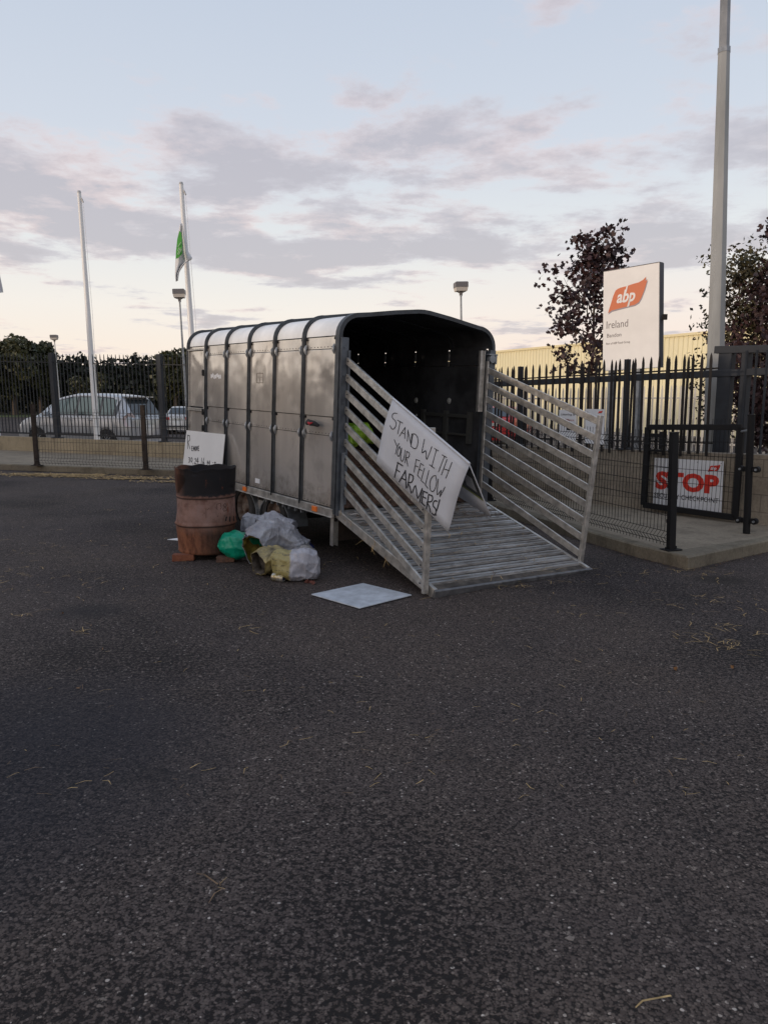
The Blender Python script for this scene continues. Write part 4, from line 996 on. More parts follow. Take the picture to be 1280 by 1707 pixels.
# roof: outer skin and shade-toned inner sheet per bay
for i in range(6):
    y0, y1 = i*BAY+.02, (i+1)*BAY-.02
    mb = MB(); P = arch(0.0); Q = arch(-.018); n = len(P)
    mb.add([(x, y, z) for y in (y0, y1) for x, z in P]+[(x, y, z) for y in (y0, y1) for x, z in Q], [(i_, i_+1, n+i_+1, n+i_) for i_ in range(n-1)], M_roof)
    o_ = 2*n
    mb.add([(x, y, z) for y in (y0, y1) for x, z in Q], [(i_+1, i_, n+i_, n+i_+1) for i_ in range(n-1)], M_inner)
    mb.build('roof_panel', M_roof, tr_, True)
# ribs
def rib_obj(y, w, off, m, name='rib'):
    mb = MB(); P = [(-off, -.005)]+arch(off)+[(TW+off, -.005)]; Q = [(.025, -.005)]+arch(-.03)+[(TW-.025, -.005)]; n = len(P)
    vs = [(x, yy, z) for yy in (y-w/2, y+w/2) for x, z in P]+[(x, yy, z) for yy in (y-w/2, y+w/2) for x, z in Q]
    fs = []
    for i_ in range(n-1):
        fs += [(i_, i_+1, n+i_+1, n+i_), (2*n+i_+1, 2*n+i_, 3*n+i_, 3*n+i_+1), (i_, 2*n+i_, 2*n+i_+1, i_+1), (n+i_+1, 3*n+i_+1, 3*n+i_, n+i_)]
    fs += [(0, n, 3*n, 2*n), (n-1, 3*n-1, 4*n-1, 2*n-1)]
    mb.add(vs, fs); mb.build(name, m, tr_, True)
    # raised centre bead
    mb = MB(); P2 = [(-off-.001, .0)]+arch(off+.001)+[(TW+off+.001, .0)]
    mb.tube([(x, y, z) for x, z in P2], .011, 6); mb.build('rib_bead', m, tr_, 'all')
for i in range(1, 7): rib_obj(i*BAY if i < 6 else TLn-.02, .052, .024, M_rib)
# rear frame arch + posts facing the back
mb = MB(); P = [(-.016, -.02)]+arch(.016)+[(TW+.016, -.02)]; Q = [(.03, -.02)]+arch(-.022)+[(TW-.03, -.02)]; n = len(P)
vs = [(x, yy, z) for yy in (-.035, .03) for x, z in P]+[(x, yy, z) for yy in (-.035, .03) for x, z in Q]; fs = []
for i_ in range(n-1): fs += [(i_, i_+1, n+i_+1, n+i_), (2*n+i_+1, 2*n+i_, 3*n+i_, 3*n+i_+1), (i_, 2*n+i_, 2*n+i_+1, i_+1), (n+i_+1, 3*n+i_+1, 3*n+i_, n+i_)]
fs += [(0, n, 3*n, 2*n), (n-1, 3*n-1, 4*n-1, 2*n-1)]
mb.add(vs, fs); mb.build('rear_frame', M_rib, tr_, True)
for x in (.0, TW):
    s = 1 if x == 0 else -1
    mb = MB(); mb.box((x+s*.035, -.045, .78), (.075, .03, 1.62)); mb.box((x+s*.072, .01, .78), (.012, .07, 1.60)); 
    for z in (.3, .62, 1.0, 1.25, 1.5): mb.tube([(x+s*.03, -.068, z), (x+s*.03, -.058, z)], .009, 8)
    mb.build('rear_post', mat('blue_grey_steel', (.11, .125, .145), .45, .5, .3, 8), tr_)
# spring on left post
mb = MB(); pts = []
for k in range(0, 420): pts.append((.035+.016*math.cos(k*.9), -.085+.016*math.sin(k*.9), -.03+k*.0014))
mb.tube(pts, .0035, 4); mb.build('spring', M_galv, tr_)
# side walls
def side(xo, s, left):
    for i in range(6):
        y0, y1 = i*BAY+.027, (i+1)*BAY-.027
        door = (i == 5)
        def pn(name, z0, z1, proud, m=MA, th=.014, yy0=y0, yy1=y1):
            mb = MB(); xa = xo-s*proud; mb.box((xa+s*th/2, (yy0+yy1)/2, (z0+z1)/2), (th, yy1-yy0, z1-z0), None, m)
            if name in ('lower_panel', 'middle_band', 'upper_strip'):
                zr_ = z0+.016; q_ = yy0+.03
                while q_ < yy1-.02: mb.box((xa-s*.0015, q_, zr_), (.004, .008, .008), None, M_under); q_ += .062
            mb.build(name, m, tr_, bevel=.003 if name not in ('lower_panel', 'middle_band', 'upper_strip') else 0)
        if not door:
            pn('upper_strip', 1.495, 1.60, .0, yy0=y0 if left else y0+.030)
            pn('vent_flap', .875, 1.488, .006, th=.012); pn('middle_band', .70, .868, .0); pn('lower_panel', .035, .694, .002)
        else:
            pn('upper_strip', 1.56, 1.60, 0); 
            pn('door', .86, 1.55, .004, yy0=y0+.045, yy1=y1-.045); pn('lower_door', .04, .80, .004, yy0=y0+.045, yy1=y1-.045)
            mb = MB()
            for ya in (y0+.02, y1-.02): mb.box((xo-s*.008, ya, .80), (.03, .035, 1.54))
            for z in (1.565, .835, .815): mb.box((xo-s*.010, (y0+y1)/2, z), (.032, y1-y0, .016))
            mb.build('door_frame', M_alu, tr_)
            for z in (.60, .80, 1.28): 
                mb = MB(); mb.box((xo-s*.025, y0+.03, z), (.03, .04, .075)); mb.build('hinge', M_black, tr_, bevel=.006)
        if not door:
            for z in (1.49, .697):
                for ya in (y0+.02, y1-.02):
                    mb = MB(); mb.tube([(xo-s*.014, ya, z-.045), (xo-s*.024, ya, z-.012), (xo-s*.024, ya, z+.012), (xo-s*.014, ya, z+.045)], [.006, .016, .016, .006], 8); mb.build('flap_clip', M_galv, tr_, True)
            for z in (1.585, .855):
                for ya in (y0+.02, y1-.02): mb = MB(); mb.tube([(xo-s*.001, ya, z), (xo-s*.012, ya, z)], .013, 8); mb.build('rubber_stop', M_black, tr_)
        # inner sheets, interior shade put into their colour
        if i == 0 and not left: pass
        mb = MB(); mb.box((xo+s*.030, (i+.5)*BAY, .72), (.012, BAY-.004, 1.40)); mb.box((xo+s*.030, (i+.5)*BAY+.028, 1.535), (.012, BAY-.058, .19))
        mb.box((xo+s*.026, (i+.5)*BAY, 1.415), (.016, BAY, .035)); mb.build('shade_toned_panel', M_inner, tr_)
side(0, 1, True); side(TW, -1, False)
# interior fittings on the right wall
mb = MB(); mb.box((TW-.055, .62, .90), (.03, .85, .035)); mb.box((TW-.055, .62, .70), (.03, .85, .02)); 
for y in (.22, .62, 1.03): mb.box((TW-.058, y, .78), (.035, .06, .34))
mb.build('divider_bracket', mat('dull_dark_metal', (.13, .13, .12), .5, .5), tr_)
for px, py, r_ in ((693, 667, .035), (748, 668, .035), (694, 692, .016), (735, 692, .016)):
    q = TL(px, py, TW-.04); mb = MB(); mb.tube([(TW-.036, q.y, q.z), (TW-.048, q.y, q.z)], [r_, r_*.6], 9); mb.build('wall_bolt', mat('pale_bolt', (.45, .45, .42), .5), tr_)
# vertical track and pulley at the right rear post
mb = MB(); mb.box((TW-.155, -.02, 1.27), (.05, .03, .62)); mb.box((TW-.135, -.04, 1.27), (.008, .02, .62)); mb.build('gate_track', M_alu, tr_)
mb = MB(); mb.box((TW-.05, -.06, 1.545), (.12, .05, .012)); mb.tube([(TW-.06, -.09, 1.50), (TW-.06, -.04, 1.50)], .04, 12); mb.box((TW-.01, -.06, 1.50), (.02, .05, .1)); mb.build('pulley', M_galv, tr_)
# front wall
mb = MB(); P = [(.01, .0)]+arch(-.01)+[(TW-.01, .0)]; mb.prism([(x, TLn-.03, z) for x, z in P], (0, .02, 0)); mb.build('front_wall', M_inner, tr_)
mb = MB(); P = [(.0, .0)]+arch(-.005)+[(TW, .0)]; mb.prism([(x, TLn-.008, z) for x, z in P], (0, .012, 0)); mb.build('front_panel', MA, tr_)
# floor and chassis
mb = MB(); mb.box((TW/2, TLn/2, -.01), (TW-.03, TLn-.02, .03)); mb.build('floor', M_deck, tr_)
for x in (-.012, TW+.012):
    mb = MB(); mb.box((x, TLn/2, -.012), (.03, TLn+.02, .075)); mb.box((x*.0+(-.014 if x < 0 else TW+.014), TLn/2, -.052), (.05, TLn+.02, .008)); mb.build('side_rail', M_alu, tr_, bevel=.003)
mb = MB()
for x in (.42, TW-.42): mb.box((x, TLn/2, -.09), (.06, TLn, .11))
for y in (.08, .9, 1.7, 2.5, 3.4): mb.box((TW/2, y, -.07), (TW-.1, .05, .07))
mb.build('chassis', M_under, tr_)
for y in (.30, 1.88, 3.3):
    mb = MB(); mb.box((-.034, y, -.012), (.014, .085, .050)); mb.build('marker_light', M_orange, tr_, bevel=.004)
mb = MB()
for k in range(7): mb.box((.01+.0*k, .62+k*.13, -.075), (.03, .018, .045))
mb.build('rope_hook', M_galv, tr_)
# rear props with cross plate
for x in (.06, TW-.08):
    mb = MB(); mb.box((x, .10, -.19), (.055, .012, .30)); mb.box((x-.025, .075, -.19), (.006, .05, .30)); mb.box((x+.025, .075, -.19), (.006, .05, .30)); mb.build('prop_stand', M_alu, tr_)
mb = MB(); mb.box((TW/2+.02, .14, -.19), (TW-.24, .015, .24)); mb.build('rear_valance', mat('dirty_valance', (.10, .075, .06), .8, .1, .5, 6), tr_)
# wheels
zw = -.496+.285
for y in (1.28, 2.06):
    for s, x in ((-1, .12), (1, TW-.12)):
        gz_ = (TM @ Vector((x, y, 0))).z; wz = -(gz_)/1.0+.285
        wheel(tr_, (x, y, wz+.0), .285, .19, (s, 0, 0), 0, M_rim)
mb = MB()
for y in (1.28, 2.06): mb.tube([(.2, y, -.25), (TW-.2, y, -.25)], .035, 10)
mb.build('axle', M_under, tr_)
for s, x in ((-1, .14), (1, TW-.14)):
    mb = MB()
    for y in (1.28, 2.06):
        pts = [(x, y+.36*math.cos(a), -.30+.27*math.sin(a)) for a in [math.pi*k/12 for k in range(13)]]
        for p, q in zip(pts, pts[1:]): mb.bar(p, q, .22, .012, (0, 0, 1))
    mb.build('mudguard', M_galv, tr_)
    mb = MB(); mb.box((x-.02, 1.67, -.17), (.10, .16, .10)); mb.build('suspension_bracket', M_alu, tr_)
# drawbar
mb = MB(); mb.bar((.42, TLn-.1, -.10), (TW/2, TLn+1.2, -.10), .06, .09); mb.bar((TW-.42, TLn-.1, -.10), (TW/2, TLn+1.2, -.10), .06, .09); mb.bar((TW/2, TLn+1.05, -.08), (TW/2, TLn+1.5, -.08), .07, .07); mb.build('drawbar', M_galv, tr_)
mb = MB(); mb.tube([(TW/2+.12, TLn+1.0, .12), (TW/2+.12, TLn+1.0, -.50)], .024, 10); mb.tube([(TW/2+.07, TLn+1.0, -.48), (TW/2+.17, TLn+1.0, -.48)], .09, 14); mb.build('jockey_wheel', M_galv, tr_)
# tape, plate stickers on panels
q = TL(361, 627, 0); mb = MB()
for k in range(7): mb.box((-.0075, q.y+.14-k*.045, q.z+.01*math.sin(k*2)), (.002, .036, .045), Matrix.Rotation(.3*math.sin(k), 3, 'X'))
mb.build('torn_sticker', M_white, tr_)
q = TL(434, 630, 0); mb = MB()
for dy, dz, sy, sz in ((0, .05, .16, .008), (0, -.05, .16, .008), (.08, 0, .008, .1), (-.08, 0, .008, .1), (0, .01, .09, .006), (.0, -.02, .006, .04)): mb.box((-.0075, q.y+dy, q.z+dz), (.002, sy, sz))
mb.build('faded_sticker', mat('faded_print', (.16, .14, .12), .6), tr_)
q = TL(430, 803, 0); mb = MB(); mb.box((-.006, q.y, q.z+.01), (.004, .11, .05)); mb.build('maker_plate', M_white, tr_)
# ramp
RA_L, RA_D = 1.47, .42
hr = Vector((0, -.03, .0)); dn = Vector((0, -RA_L, -RA_D)).normalized(); nrm = Vector((0, -RA_D, RA_L)).normalized()
Rlen = math.hypot(RA_L, RA_D)
rampmb = MB(); xs0, xs1 = .03, TW-.03
# corrugated treads: profile along the ramp
prof = []; s = 0
pp = .112
M_groove = mat('dirty_groove', (.085, .072, .060), .9, 0, .6, 9); M_ridge = mat('worn_ridge', (.47, .475, .48), .38, .6, 0, 7, col2=(.20, .19, .18), bump=.25, bscale=45, stretch=(.35, 2.5, 1))
while s+pp < Rlen:
    prof += [(s, .004, 0), (s+.020, .004, 1), (s+.026, .022, 1), (s+.050, .022, 1), (s+.053, .012, 0), (s+.062, .012, 1), (s+.066, .022, 1), (s+.088, .022, 1), (s+.094, .004, 0)]; s += pp
prof.append((Rlen, .004, 0))
vs = []
for s, h_, _m in prof:
    q = hr+dn*s+nrm*h_; vs += [(xs0, q.y, q.z), (xs1, q.y, q.z)]
for i in range(len(prof)-1): rampmb.add([vs[2*i], vs[2*i+1], vs[2*i+3], vs[2*i+2]], [(0, 1, 2, 3)], M_ridge if prof[i][2] and prof[i][1] > .01 or (prof[i][2] and prof[i+1][1] > .01) else M_groove)
ro = rampmb.build('ramp_deck', None, tr_)
mb = MB(); R3 = Matrix((Vector((1, 0, 0)), -dn, nrm)).transposed()
c = hr+dn*(Rlen/2)-nrm*.025; mb.box((TW/2, c.y, c.z), (TW-.06, Rlen, .055), R3)
for x in (.035, TW-.035): mb.box((x, c.y+.0, c.z+.010), (.035, Rlen+.01, .085), R3)
mb.build('ramp_frame', M_alu, tr_, bevel=.004)
e = hr+dn*(Rlen+.012); mb = MB(); mb.box((TW/2, e.y, e.z-.02), (TW-.02, .028, .085), R3); mb.build('ramp_lip', mat('worn_dark_lip', (.16, .16, .165), .5, .5, .4, 12), tr_, bevel=.005)
for x in (.10, .55, 1.1, TW-.12):
    q = hr+dn*(Rlen-.06)-nrm*.06; mb = MB(); mb.tube([(x-.015, q.y, q.z), (x+.015, q.y, q.z)], .035, 12); mb.box((x, q.y, q.z+.02), (.045, .06, .05)); mb.build('ramp_foot', M_under, tr_)
mb = MB()
for x in (.2, .6, 1.25, 1.65): mb.tube([(x-.08, -.045, -.012), (x+.08, -.045, -.012)], .014, 8)
mb.build('ramp_hinge', M_galv, tr_)
# ramp gates
def ramp_gate(xh, zs_h, endb, endt, side_s, label):
    gt_ = bpy.data.objects.new('ramp_gate', None); COL.objects.link(gt_); gt_.parent = tr_; gt_['label'] = label
    endb = Vector(endb); endt = Vector(endt)
    mb = MB(); mb.bar((xh, -.06, zs_h[0]-.14), (xh, -.06, zs_h[-1]+.09), .02, .03, (0, 1, 0)); mb.build('hinge_post', M_alu if side_s < 0 else MATS['blue_grey_steel'], gt_)
    mb = MB(); ax = (endt-endb).normalized(); mb.bar(endb, endt, .05, .032, (0, 1, 0)); mb.build('end_post', M_alu, gt_, bevel=.003)
    n_ = len(zs_h)
    for i, z in enumerate(zs_h):
        t = .055+(.90)*i/(n_-1); p = endb.lerp(endt, t); mb = MB()
        mb.bar((xh-side_s*.012, -.055, z), (p.x-side_s*.012, p.y+.01, p.z), .022, .062, (0, 0, 1)); mb.build('bar', M_alu, gt_, bevel=.003)
        mb = MB(); 
        for q_ in (Vector((xh-side_s*.03, -.10, z-.01)), Vector((p.x-side_s*.03, p.y+.03, p.z+.008))): mb.tube([q_, q_+Vector((-side_s*.006, 0, 0))], .007, 6)
        mb.build('rivet', M_rib, gt_)
    return gt_
zs_h = [.215+.1465*i for i in range(9)]
ramp_gate(.075, zs_h, (-.02, -1.44, -.44), (-.02, -1.43, .86), 1, 'left hand gate of nine slanting bars, draped with the white poster')
ramp_gate(TW-.105, [z for z in zs_h], (TW+.0, -1.373, -.385), (TW+.10, -1.39, .985), -1, 'right hand gate of nine slanting bars, leaning outward')

# ------------------------------------------------------------------ poster draped on the left gate
po = bpy.data.objects.new('protest_poster', None); COL.objects.link(po); po.matrix_world = TM
XP = -.062
tl_, tr2, br_, bl_ = [TL(*p, XP if i < 2 else XP-.04) for i, p in enumerate(((655, 664), (783, 773), (746, 887), (628, 769)))]
po.matrix_world = TM @ Matrix.Translation(tl_)
tag(po, 'folded white poster hand lettered STAND WITH YOUR FELLOW FARMERS! draped over the left ramp gate', 'poster')
Vn = (tr2-tl_).cross(bl_-tl_).normalized(); Vn = Vn if Vn.x < 0 else -Vn
mb = MB(); nx, ny = 10, 8
def ppt(u, v):
    p = tl_.lerp(tr2, u).lerp(bl_.lerp(br_, u), v); return p+Vn*(.016*math.sin(math.pi*min(1, v*1.2))+.008*math.sin(u*5+1)*v)
vs = [ppt(i/nx, j/ny)-tl_ for j in range(ny+1) for i in range(nx+1)]
mb.add(vs, [(j*(nx+1)+i, (j+1)*(nx+1)+i, (j+1)*(nx+1)+i+1, j*(nx+1)+i+1) for j in range(ny) for i in range(nx)])
fpn = mb.build('front_sheet', mat('corrugated_plastic_white', (.55, .565, .60), .45, 0, .05, 4), po, 'all'); sdm = fpn.modifiers.new('thickness', 'SOLIDIFY'); sdm.thickness = .004; sdm.offset = -1
# back half hanging inside the gate
bb1 = TL(795, 868, .11); bb0 = bl_+Vector((.30, 0, .0)); 
bb1 = Vector((.16, tr2.y-.02, br_.z+.12)); bb0 = Vector((.16, tl_.y+.12, bl_.z-.0))
def bpt(u, v): return tl_.lerp(tr2, u).lerp(bb0.lerp(bb1, u), v)
mb = MB(); mb.add([bpt(i/4, j/4)-tl_ for j in range(5) for i in range(5)], [(j*5+i, j*5+i+1, (j+1)*5+i+1, (j+1)*5+i) for j in range(4) for i in range(4)])
bk = mb.build('back_sheet', MATS['corrugated_plastic_white'], po, 'all'); sdm = bk.modifiers.new('thickness', 'SOLIDIFY'); sdm.thickness = .004
bn = (tr2-tl_).cross(bb0-tl_).normalized(); bn = bn if bn.x < 0 else -bn
mb = MB()
def brect(u0, v0, u1, v1, m, l): mb.prism([bpt(u0, v0)-tl_+bn*l, bpt(u1, v0)-tl_+bn*l, bpt(u1, v1)-tl_+bn*l, bpt(u0, v1)-tl_+bn*l], bn*.001, m)
brect(.02, .03, .99, .66, mat('dark_photo_print', (.03, .032, .028), .4, 0, .6, 9), .005); brect(.02, .665, .99, .70, mat('olive_print', (.20, .24, .05), .5), .005)
brect(.84, .33, .95, .58, mat('grey_print', (.35, .36, .38), .5), .007); mb.build('inner_print', None, po)
mb = MB(); mb.tube([tl_-tl_+Vn*.0, tr2-tl_], .009, 8); mb.build('fold', MATS['corrugated_plastic_white'], po, True)
LET = dict(
 thin=[[(150, 268), (120, 262), (97, 283), (100, 320), (130, 350), (140, 390), (125, 430), (95, 445), (70, 405)],
 [(155, 342), (215, 376)], [(186, 360), (158, 500)], [(178, 525), (243, 425), (238, 552)], [(200, 482), (240, 503)],
 [(268, 582), (274, 455), (308, 622), (318, 498)], [(330, 505), (308, 640)], [(322, 500), (358, 503), (385, 545), (388, 600), (372, 655), (345, 667), (308, 638)],
 [(462, 560), (436, 690), (441, 715), (478, 692), (488, 790), (546, 645)], [(575, 663), (620, 692)], [(598, 680), (546, 873)], [(520, 850), (575, 890)],
 [(664, 738), (714, 767)], [(690, 754), (622, 932)], [(718, 792), (655, 966)], [(775, 824), (706, 1002)], [(683, 898), (746, 917)],
 [(120, 566), (150, 640)], [(172, 608), (148, 655), (132, 730)], [(178, 640), (157, 690), (155, 735), (166, 755), (182, 735), (190, 680), (178, 640)],
 [(204, 660), (190, 760), (200, 808), (218, 800), (232, 760), (243, 685)], [(262, 700), (240, 830)], [(260, 698), (288, 715), (290, 745), (275, 770), (248, 768), (262, 800), (272, 866)],
 [(370, 790), (343, 935)], [(368, 789), (408, 806)], [(357, 860), (388, 874)], [(420, 835), (383, 970), (412, 1005)], [(420, 835), (452, 858)], [(402, 900), (432, 916)],
 [(462, 890), (424, 1030), (460, 1062)], [(513, 915), (472, 1080), (502, 1118)],
 [(590, 975), (560, 980), (533, 1020), (523, 1080), (532, 1140), (560, 1155), (588, 1110), (600, 1040), (590, 975)],
 [(620, 1013), (606, 1190), (652, 1140), (638, 1212), (696, 1104)]],
 thick=[[(160, 822), (122, 992)], [(156, 824), (214, 862)], [(140, 902), (182, 932)], [(174, 1045), (247, 918), (252, 1116)], [(200, 1000), (250, 1028)],
 [(292, 955), (268, 1110)], [(290, 955), (330, 975), (334, 1010), (315, 1050), (278, 1058), (295, 1100), (312, 1172)],
 [(326, 1165), (362, 1088), (386, 1232), (438, 1122), (408, 1278)], [(452, 1152), (430, 1282), (466, 1318)], [(448, 1150), (496, 1172)], [(440, 1212), (478, 1232)],
 [(510, 1188), (484, 1352)], [(508, 1188), (548, 1205), (556, 1235), (540, 1270), (492, 1278), (515, 1320), (530, 1392)],
 [(608, 1266), (580, 1262), (562, 1290), (565, 1325), (588, 1350), (592, 1390), (575, 1425), (548, 1402)], [(636, 1250), (602, 1372)], [(590, 1412), (592, 1424)]])
def smooth_line(p):
    if len(p) < 5: return p
    out = []
    for i in range(len(p)-1):
        p0, p1, p2, p3 = (Vector(p[max(i-1, 0)]), Vector(p[i]), Vector(p[i+1]), Vector(p[min(i+2, len(p)-1)]))
        for k in range(3):
            t = k/3; out.append(.5*((2*p1)+(-p0+p2)*t+(2*p0-5*p1+4*p2-p3)*t*t+(-p0+3*p1-3*p2+p3)*t*t*t))
    out.append(Vector(p[-1])); return out
# solve u,v on the poster for a picture point
def proj_cam(P):
    v = P-CAM; d = v.dot(_f); return Vector((CX+FOC*v.dot(CR)/d, CY-FOC*v.dot(CU)/d))
def poster_uv(px, py):
    u, v = .5, .5
    for _ in range(8):
        f0 = proj_cam(TM @ ppt(u, v))-Vector((px, py)); fu = (proj_cam(TM @ ppt(u+.01, v))-proj_cam(TM @ ppt(u, v)))/.01; fv = (proj_cam(TM @ ppt(u, v+.01))-proj_cam(TM @ ppt(u, v)))/.01
        dt_ = fu.x*fv.y-fu.y*fv.x; du = (-f0.x*fv.y+f0.y*fv.x)/dt_; dv = (-fu.x*f0.y+fu.y*f0.x)/dt_; u += du; v += dv
    return u, v
mb = MB()
for key, w in (('thin', .0062), ('thick', .0105)):
    for st_ in LET[key]:
        P = []
        for x, y in (smooth_line(st_) if len(st_) >= 5 else st_):
            u, v = poster_uv(640+x/6.825, 650+y/6.825); P.append(ppt(u, v)-tl_+Vn*.0025)
        mb.stroke(P, w, Vn)
mb.build('lettering', M_ink, po)

# ------------------------------------------------------------------ REMOVE board leaning on the trailer
c0 = TM @ TL(311, 717, -.05); c1 = TM @ TL(375, 724, -.05); c2b = G(295, 868, .0); 
tb_ = thing('placard', 'white placard hand lettered REMOVE leaning on the trailer behind the drum', 'placard', c2b); O_ = c2b.copy()
e1 = c1-c0; e2 = c2b-c0; nb_ = e1.cross(e2).normalized(); nb_ = nb_ if nb_.y < 0 else -nb_
mb = MB(); mb.prism([c0-O_, c2b-O_, c2b+e1-O_, c1-O_], nb_*-.006); mb.build('board', mat('placard_white', (.66, .66, .65), .55, 0, .05, 3), tb_)
SF = dict(R=[[(0, 1), (0, 0), (.7, .05), (.75, .35), (.1, .5), (.8, 1)]], E=[[(.7, 0), (0, 0), (0, 1), (.7, 1)], [(0, .5), (.6, .5)]], M=[[(0, 1), (.05, 0), (.45, .7), (.85, 0), (.95, 1)]], O=[[(.4, 0), (.05, .3), (.05, .7), (.4, 1), (.75, .7), (.75, .3), (.4, 0)]], V=[[(0, 0), (.4, 1), (.8, 0)]],
 n3=[[(.1, .05), (.6, .1), (.6, .35), (.3, .5), (.65, .65), (.55, .95), (.05, 1)]], n0=[[(.4, 0), (.05, .3), (.05, .7), (.4, 1), (.75, .7), (.75, .3), (.4, 0)]], c=[[(.3, .9), (.1, 1.2)]], n2=[[(.05, .2), (.4, 0), (.7, .25), (.05, 1), (.75, 1)]], n4=[[(.5, 1), (.55, 0), (0, .65), (.8, .65)]], n1=[[(.55, 0), (.3, 1)]], n6=[[(.6, 0), (.1, .6), (.3, 1), (.65, .8), (.5, .55), (.15, .65)]], t=[[(.4, .3), (.35, 1)], [(.1, .45), (.8, .45)]], n=[[(.1, .4), (.1, 1)], [(.1, .55), (.5, .4), (.6, 1)]], dot=[[(.3, .45), (.4, .5)]])
def bpx(x, y): return onplane(270+x/4.414, 700+y/4.414, c0, nb_)-O_+nb_*.002
mb = MB()
for ch, x, y, w, h_ in (('R', 190, 112, 22, 100), ('E', 220, 194, 10, 32), ('M', 232, 194, 12, 33), ('O', 246, 195, 10, 32), ('V', 256, 194, 10, 32), ('E', 268, 193, 8, 32), ('n3', 196, 275, 16, 36), ('n0', 214, 276, 14, 34), ('c', 228, 290, 8, 30), ('n2', 240, 282, 18, 40), ('n4', 256, 278, 18, 42), ('n1', 284, 280, 18, 56), ('n6', 300, 280, 18, 56), ('M', 334, 300, 20, 34), ('dot', 370, 300, 16, 30), ('t', 386, 300, 14, 30)):
    for L_ in SF[ch]: mb.stroke([bpx(x+a*w, y+b*h_) for a, b in L_], .010, nb_)
mb.build('lettering', M_ink, tb_)

# ------------------------------------------------------------------ flat boards on the ground
def flat_board(label, pts, th=.006, m=None):
    c = sum(pts, Vector())/len(pts); mb = MB(); mb.prism([p-c for p in pts], (0, 0, th)); o = mb.build('placard', m or M_white, None, bevel=.001); o.location = c; tag(o, label, 'placard'); return o
bz_ = .02
flat_board('blank white board lying flat on the tarmac in front of the ramp', [G(519, 992, bz_-.012), G(599, 1015, bz_-.012), G(686, 993, bz_-.012), G(605, 973.5, bz_-.012)], .008, mat('ground_board', (.50, .54, .59), .45, 0, .22, 9, bump=.2, bscale=6))
p = G(279, 900, .004); flat_board('white board flat on the ground, only its corner showing left of the drum', [p, p+Vector((.45, -.16, 0)), p+Vector((.85, .22, 0)), p+Vector((.36, .36, 0))], .006)

# ------------------------------------------------------------------ drum on bricks
dr = thing('oil_drum', 'burnt rusty steel drum with a blackened top used as a brazier', 'drum', (-1.735, 7.42, .055), .1)
R_ = .292; Hh = .825; mb = MB(); n = 56; prof = [(R_*.96, .0), (R_, .012), (R_*.985, .03)]
for k in range(1, 40):
    z = .03+(Hh-.05)*k/40; r_ = R_*.985
    for zr in (Hh*.34, Hh*.665): r_ += .012*math.exp(-((z-zr)/.010)**2)
    prof.append((r_, z))
prof += [(R_*.985, Hh-.015), (R_*1.0, Hh-.004), (R_*.99, Hh), (R_*.965, Hh-.006), (R_*.965, .05), (0.001, .05)]
mb.lathe(prof, n)
# dents, ragged rim
V2 = []
for (x, y, z) in mb.v:
    a = math.atan2(y, x); r = math.hypot(x, y)
    if r > .05:
        r *= .91+.09*min(1, z/(Hh*.62))
        dd = .030*noise.noise(Vector((x*2.6, y*2.6, z*3+5)))+.010*noise.noise(Vector((x*6, y*6, z*5+1)))+.004*noise.noise(Vector((x*9, y*9, z*9))); r += dd
        x, y = math.cos(a)*r, math.sin(a)*r
        if z > Hh-.05: z -= max(0, .03*math.exp(-((a+1.75)/.16)**2))+.022*noise.noise(Vector((x*9, y*9, 1)))
        if z < .05 and -2.6 < a < -1.9: z += .02*abs(noise.noise(Vector((x*20, y*20, 2))))
    V2.append((x, y, z))
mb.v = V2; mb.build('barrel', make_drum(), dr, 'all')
mb = MB(); mb.lathe([(.001, .45), (R_*.95, .45)], 24); mb.build('ash', mat('ash', (.03, .03, .03), .95), dr)
def dpx(x, y):   # point on the drum face for a pixel of the closeup
    px, py = 270+x/4.414, 700+y/4.414; d = ray(px, py); o0 = CAM-dr.location; a_ = d.x**2+d.y**2; b_ = 2*(o0.x*d.x+o0.y*d.y); c_ = o0.x**2+o0.y**2-(R_*1.004)**2
    t = (-b_-math.sqrt(max(0, b_*b_-4*a_*c_)))/(2*a_); return Matrix.Rotation(-.1, 3, 'Z') @ (o0+d*t)
mb = MB()
for st_ in ([(430, 612), (405, 620), (402, 655), (425, 668), (436, 645), (430, 612)], [(425, 655), (440, 675)], [(465, 612), (450, 630), (470, 645), (478, 665), (455, 672), (448, 655), (475, 630), (465, 612)], [(432, 680), (410, 690), (410, 712), (435, 712)], [(450, 705), (480, 700)], [(262, 700), (300, 700)], [(272, 685), (272, 712)], [(325, 655), (325, 720)], [(310, 690), (345, 650)]):
    P = [dpx(*q) for q in st_]; c = sum(P, Vector())/len(P); mb.stroke(P, .006, Vector((c.x, c.y, 0)))
mb.build('scratched_lettering', mat('scratch_dark', (.11, .065, .052), .9), dr)
mb = MB()
for st_, w in (([(228, 585), (232, 760)], .004), ([(150, 670), (155, 735)], .008), ([(460, 705), (560, 715)], .018), ([(470, 740), (475, 715)], .016), ([(500, 745), (500, 715)], .016), ([(530, 740), (528, 712)], .02)):
    P = [dpx(*q) for q in st_]; c = sum(P, Vector())/len(P); mb.stroke(P, w, Vector((c.x, c.y, 0)))
mb.build('soot_mark', mat('soot', (.02, .015, .014), .9), dr)
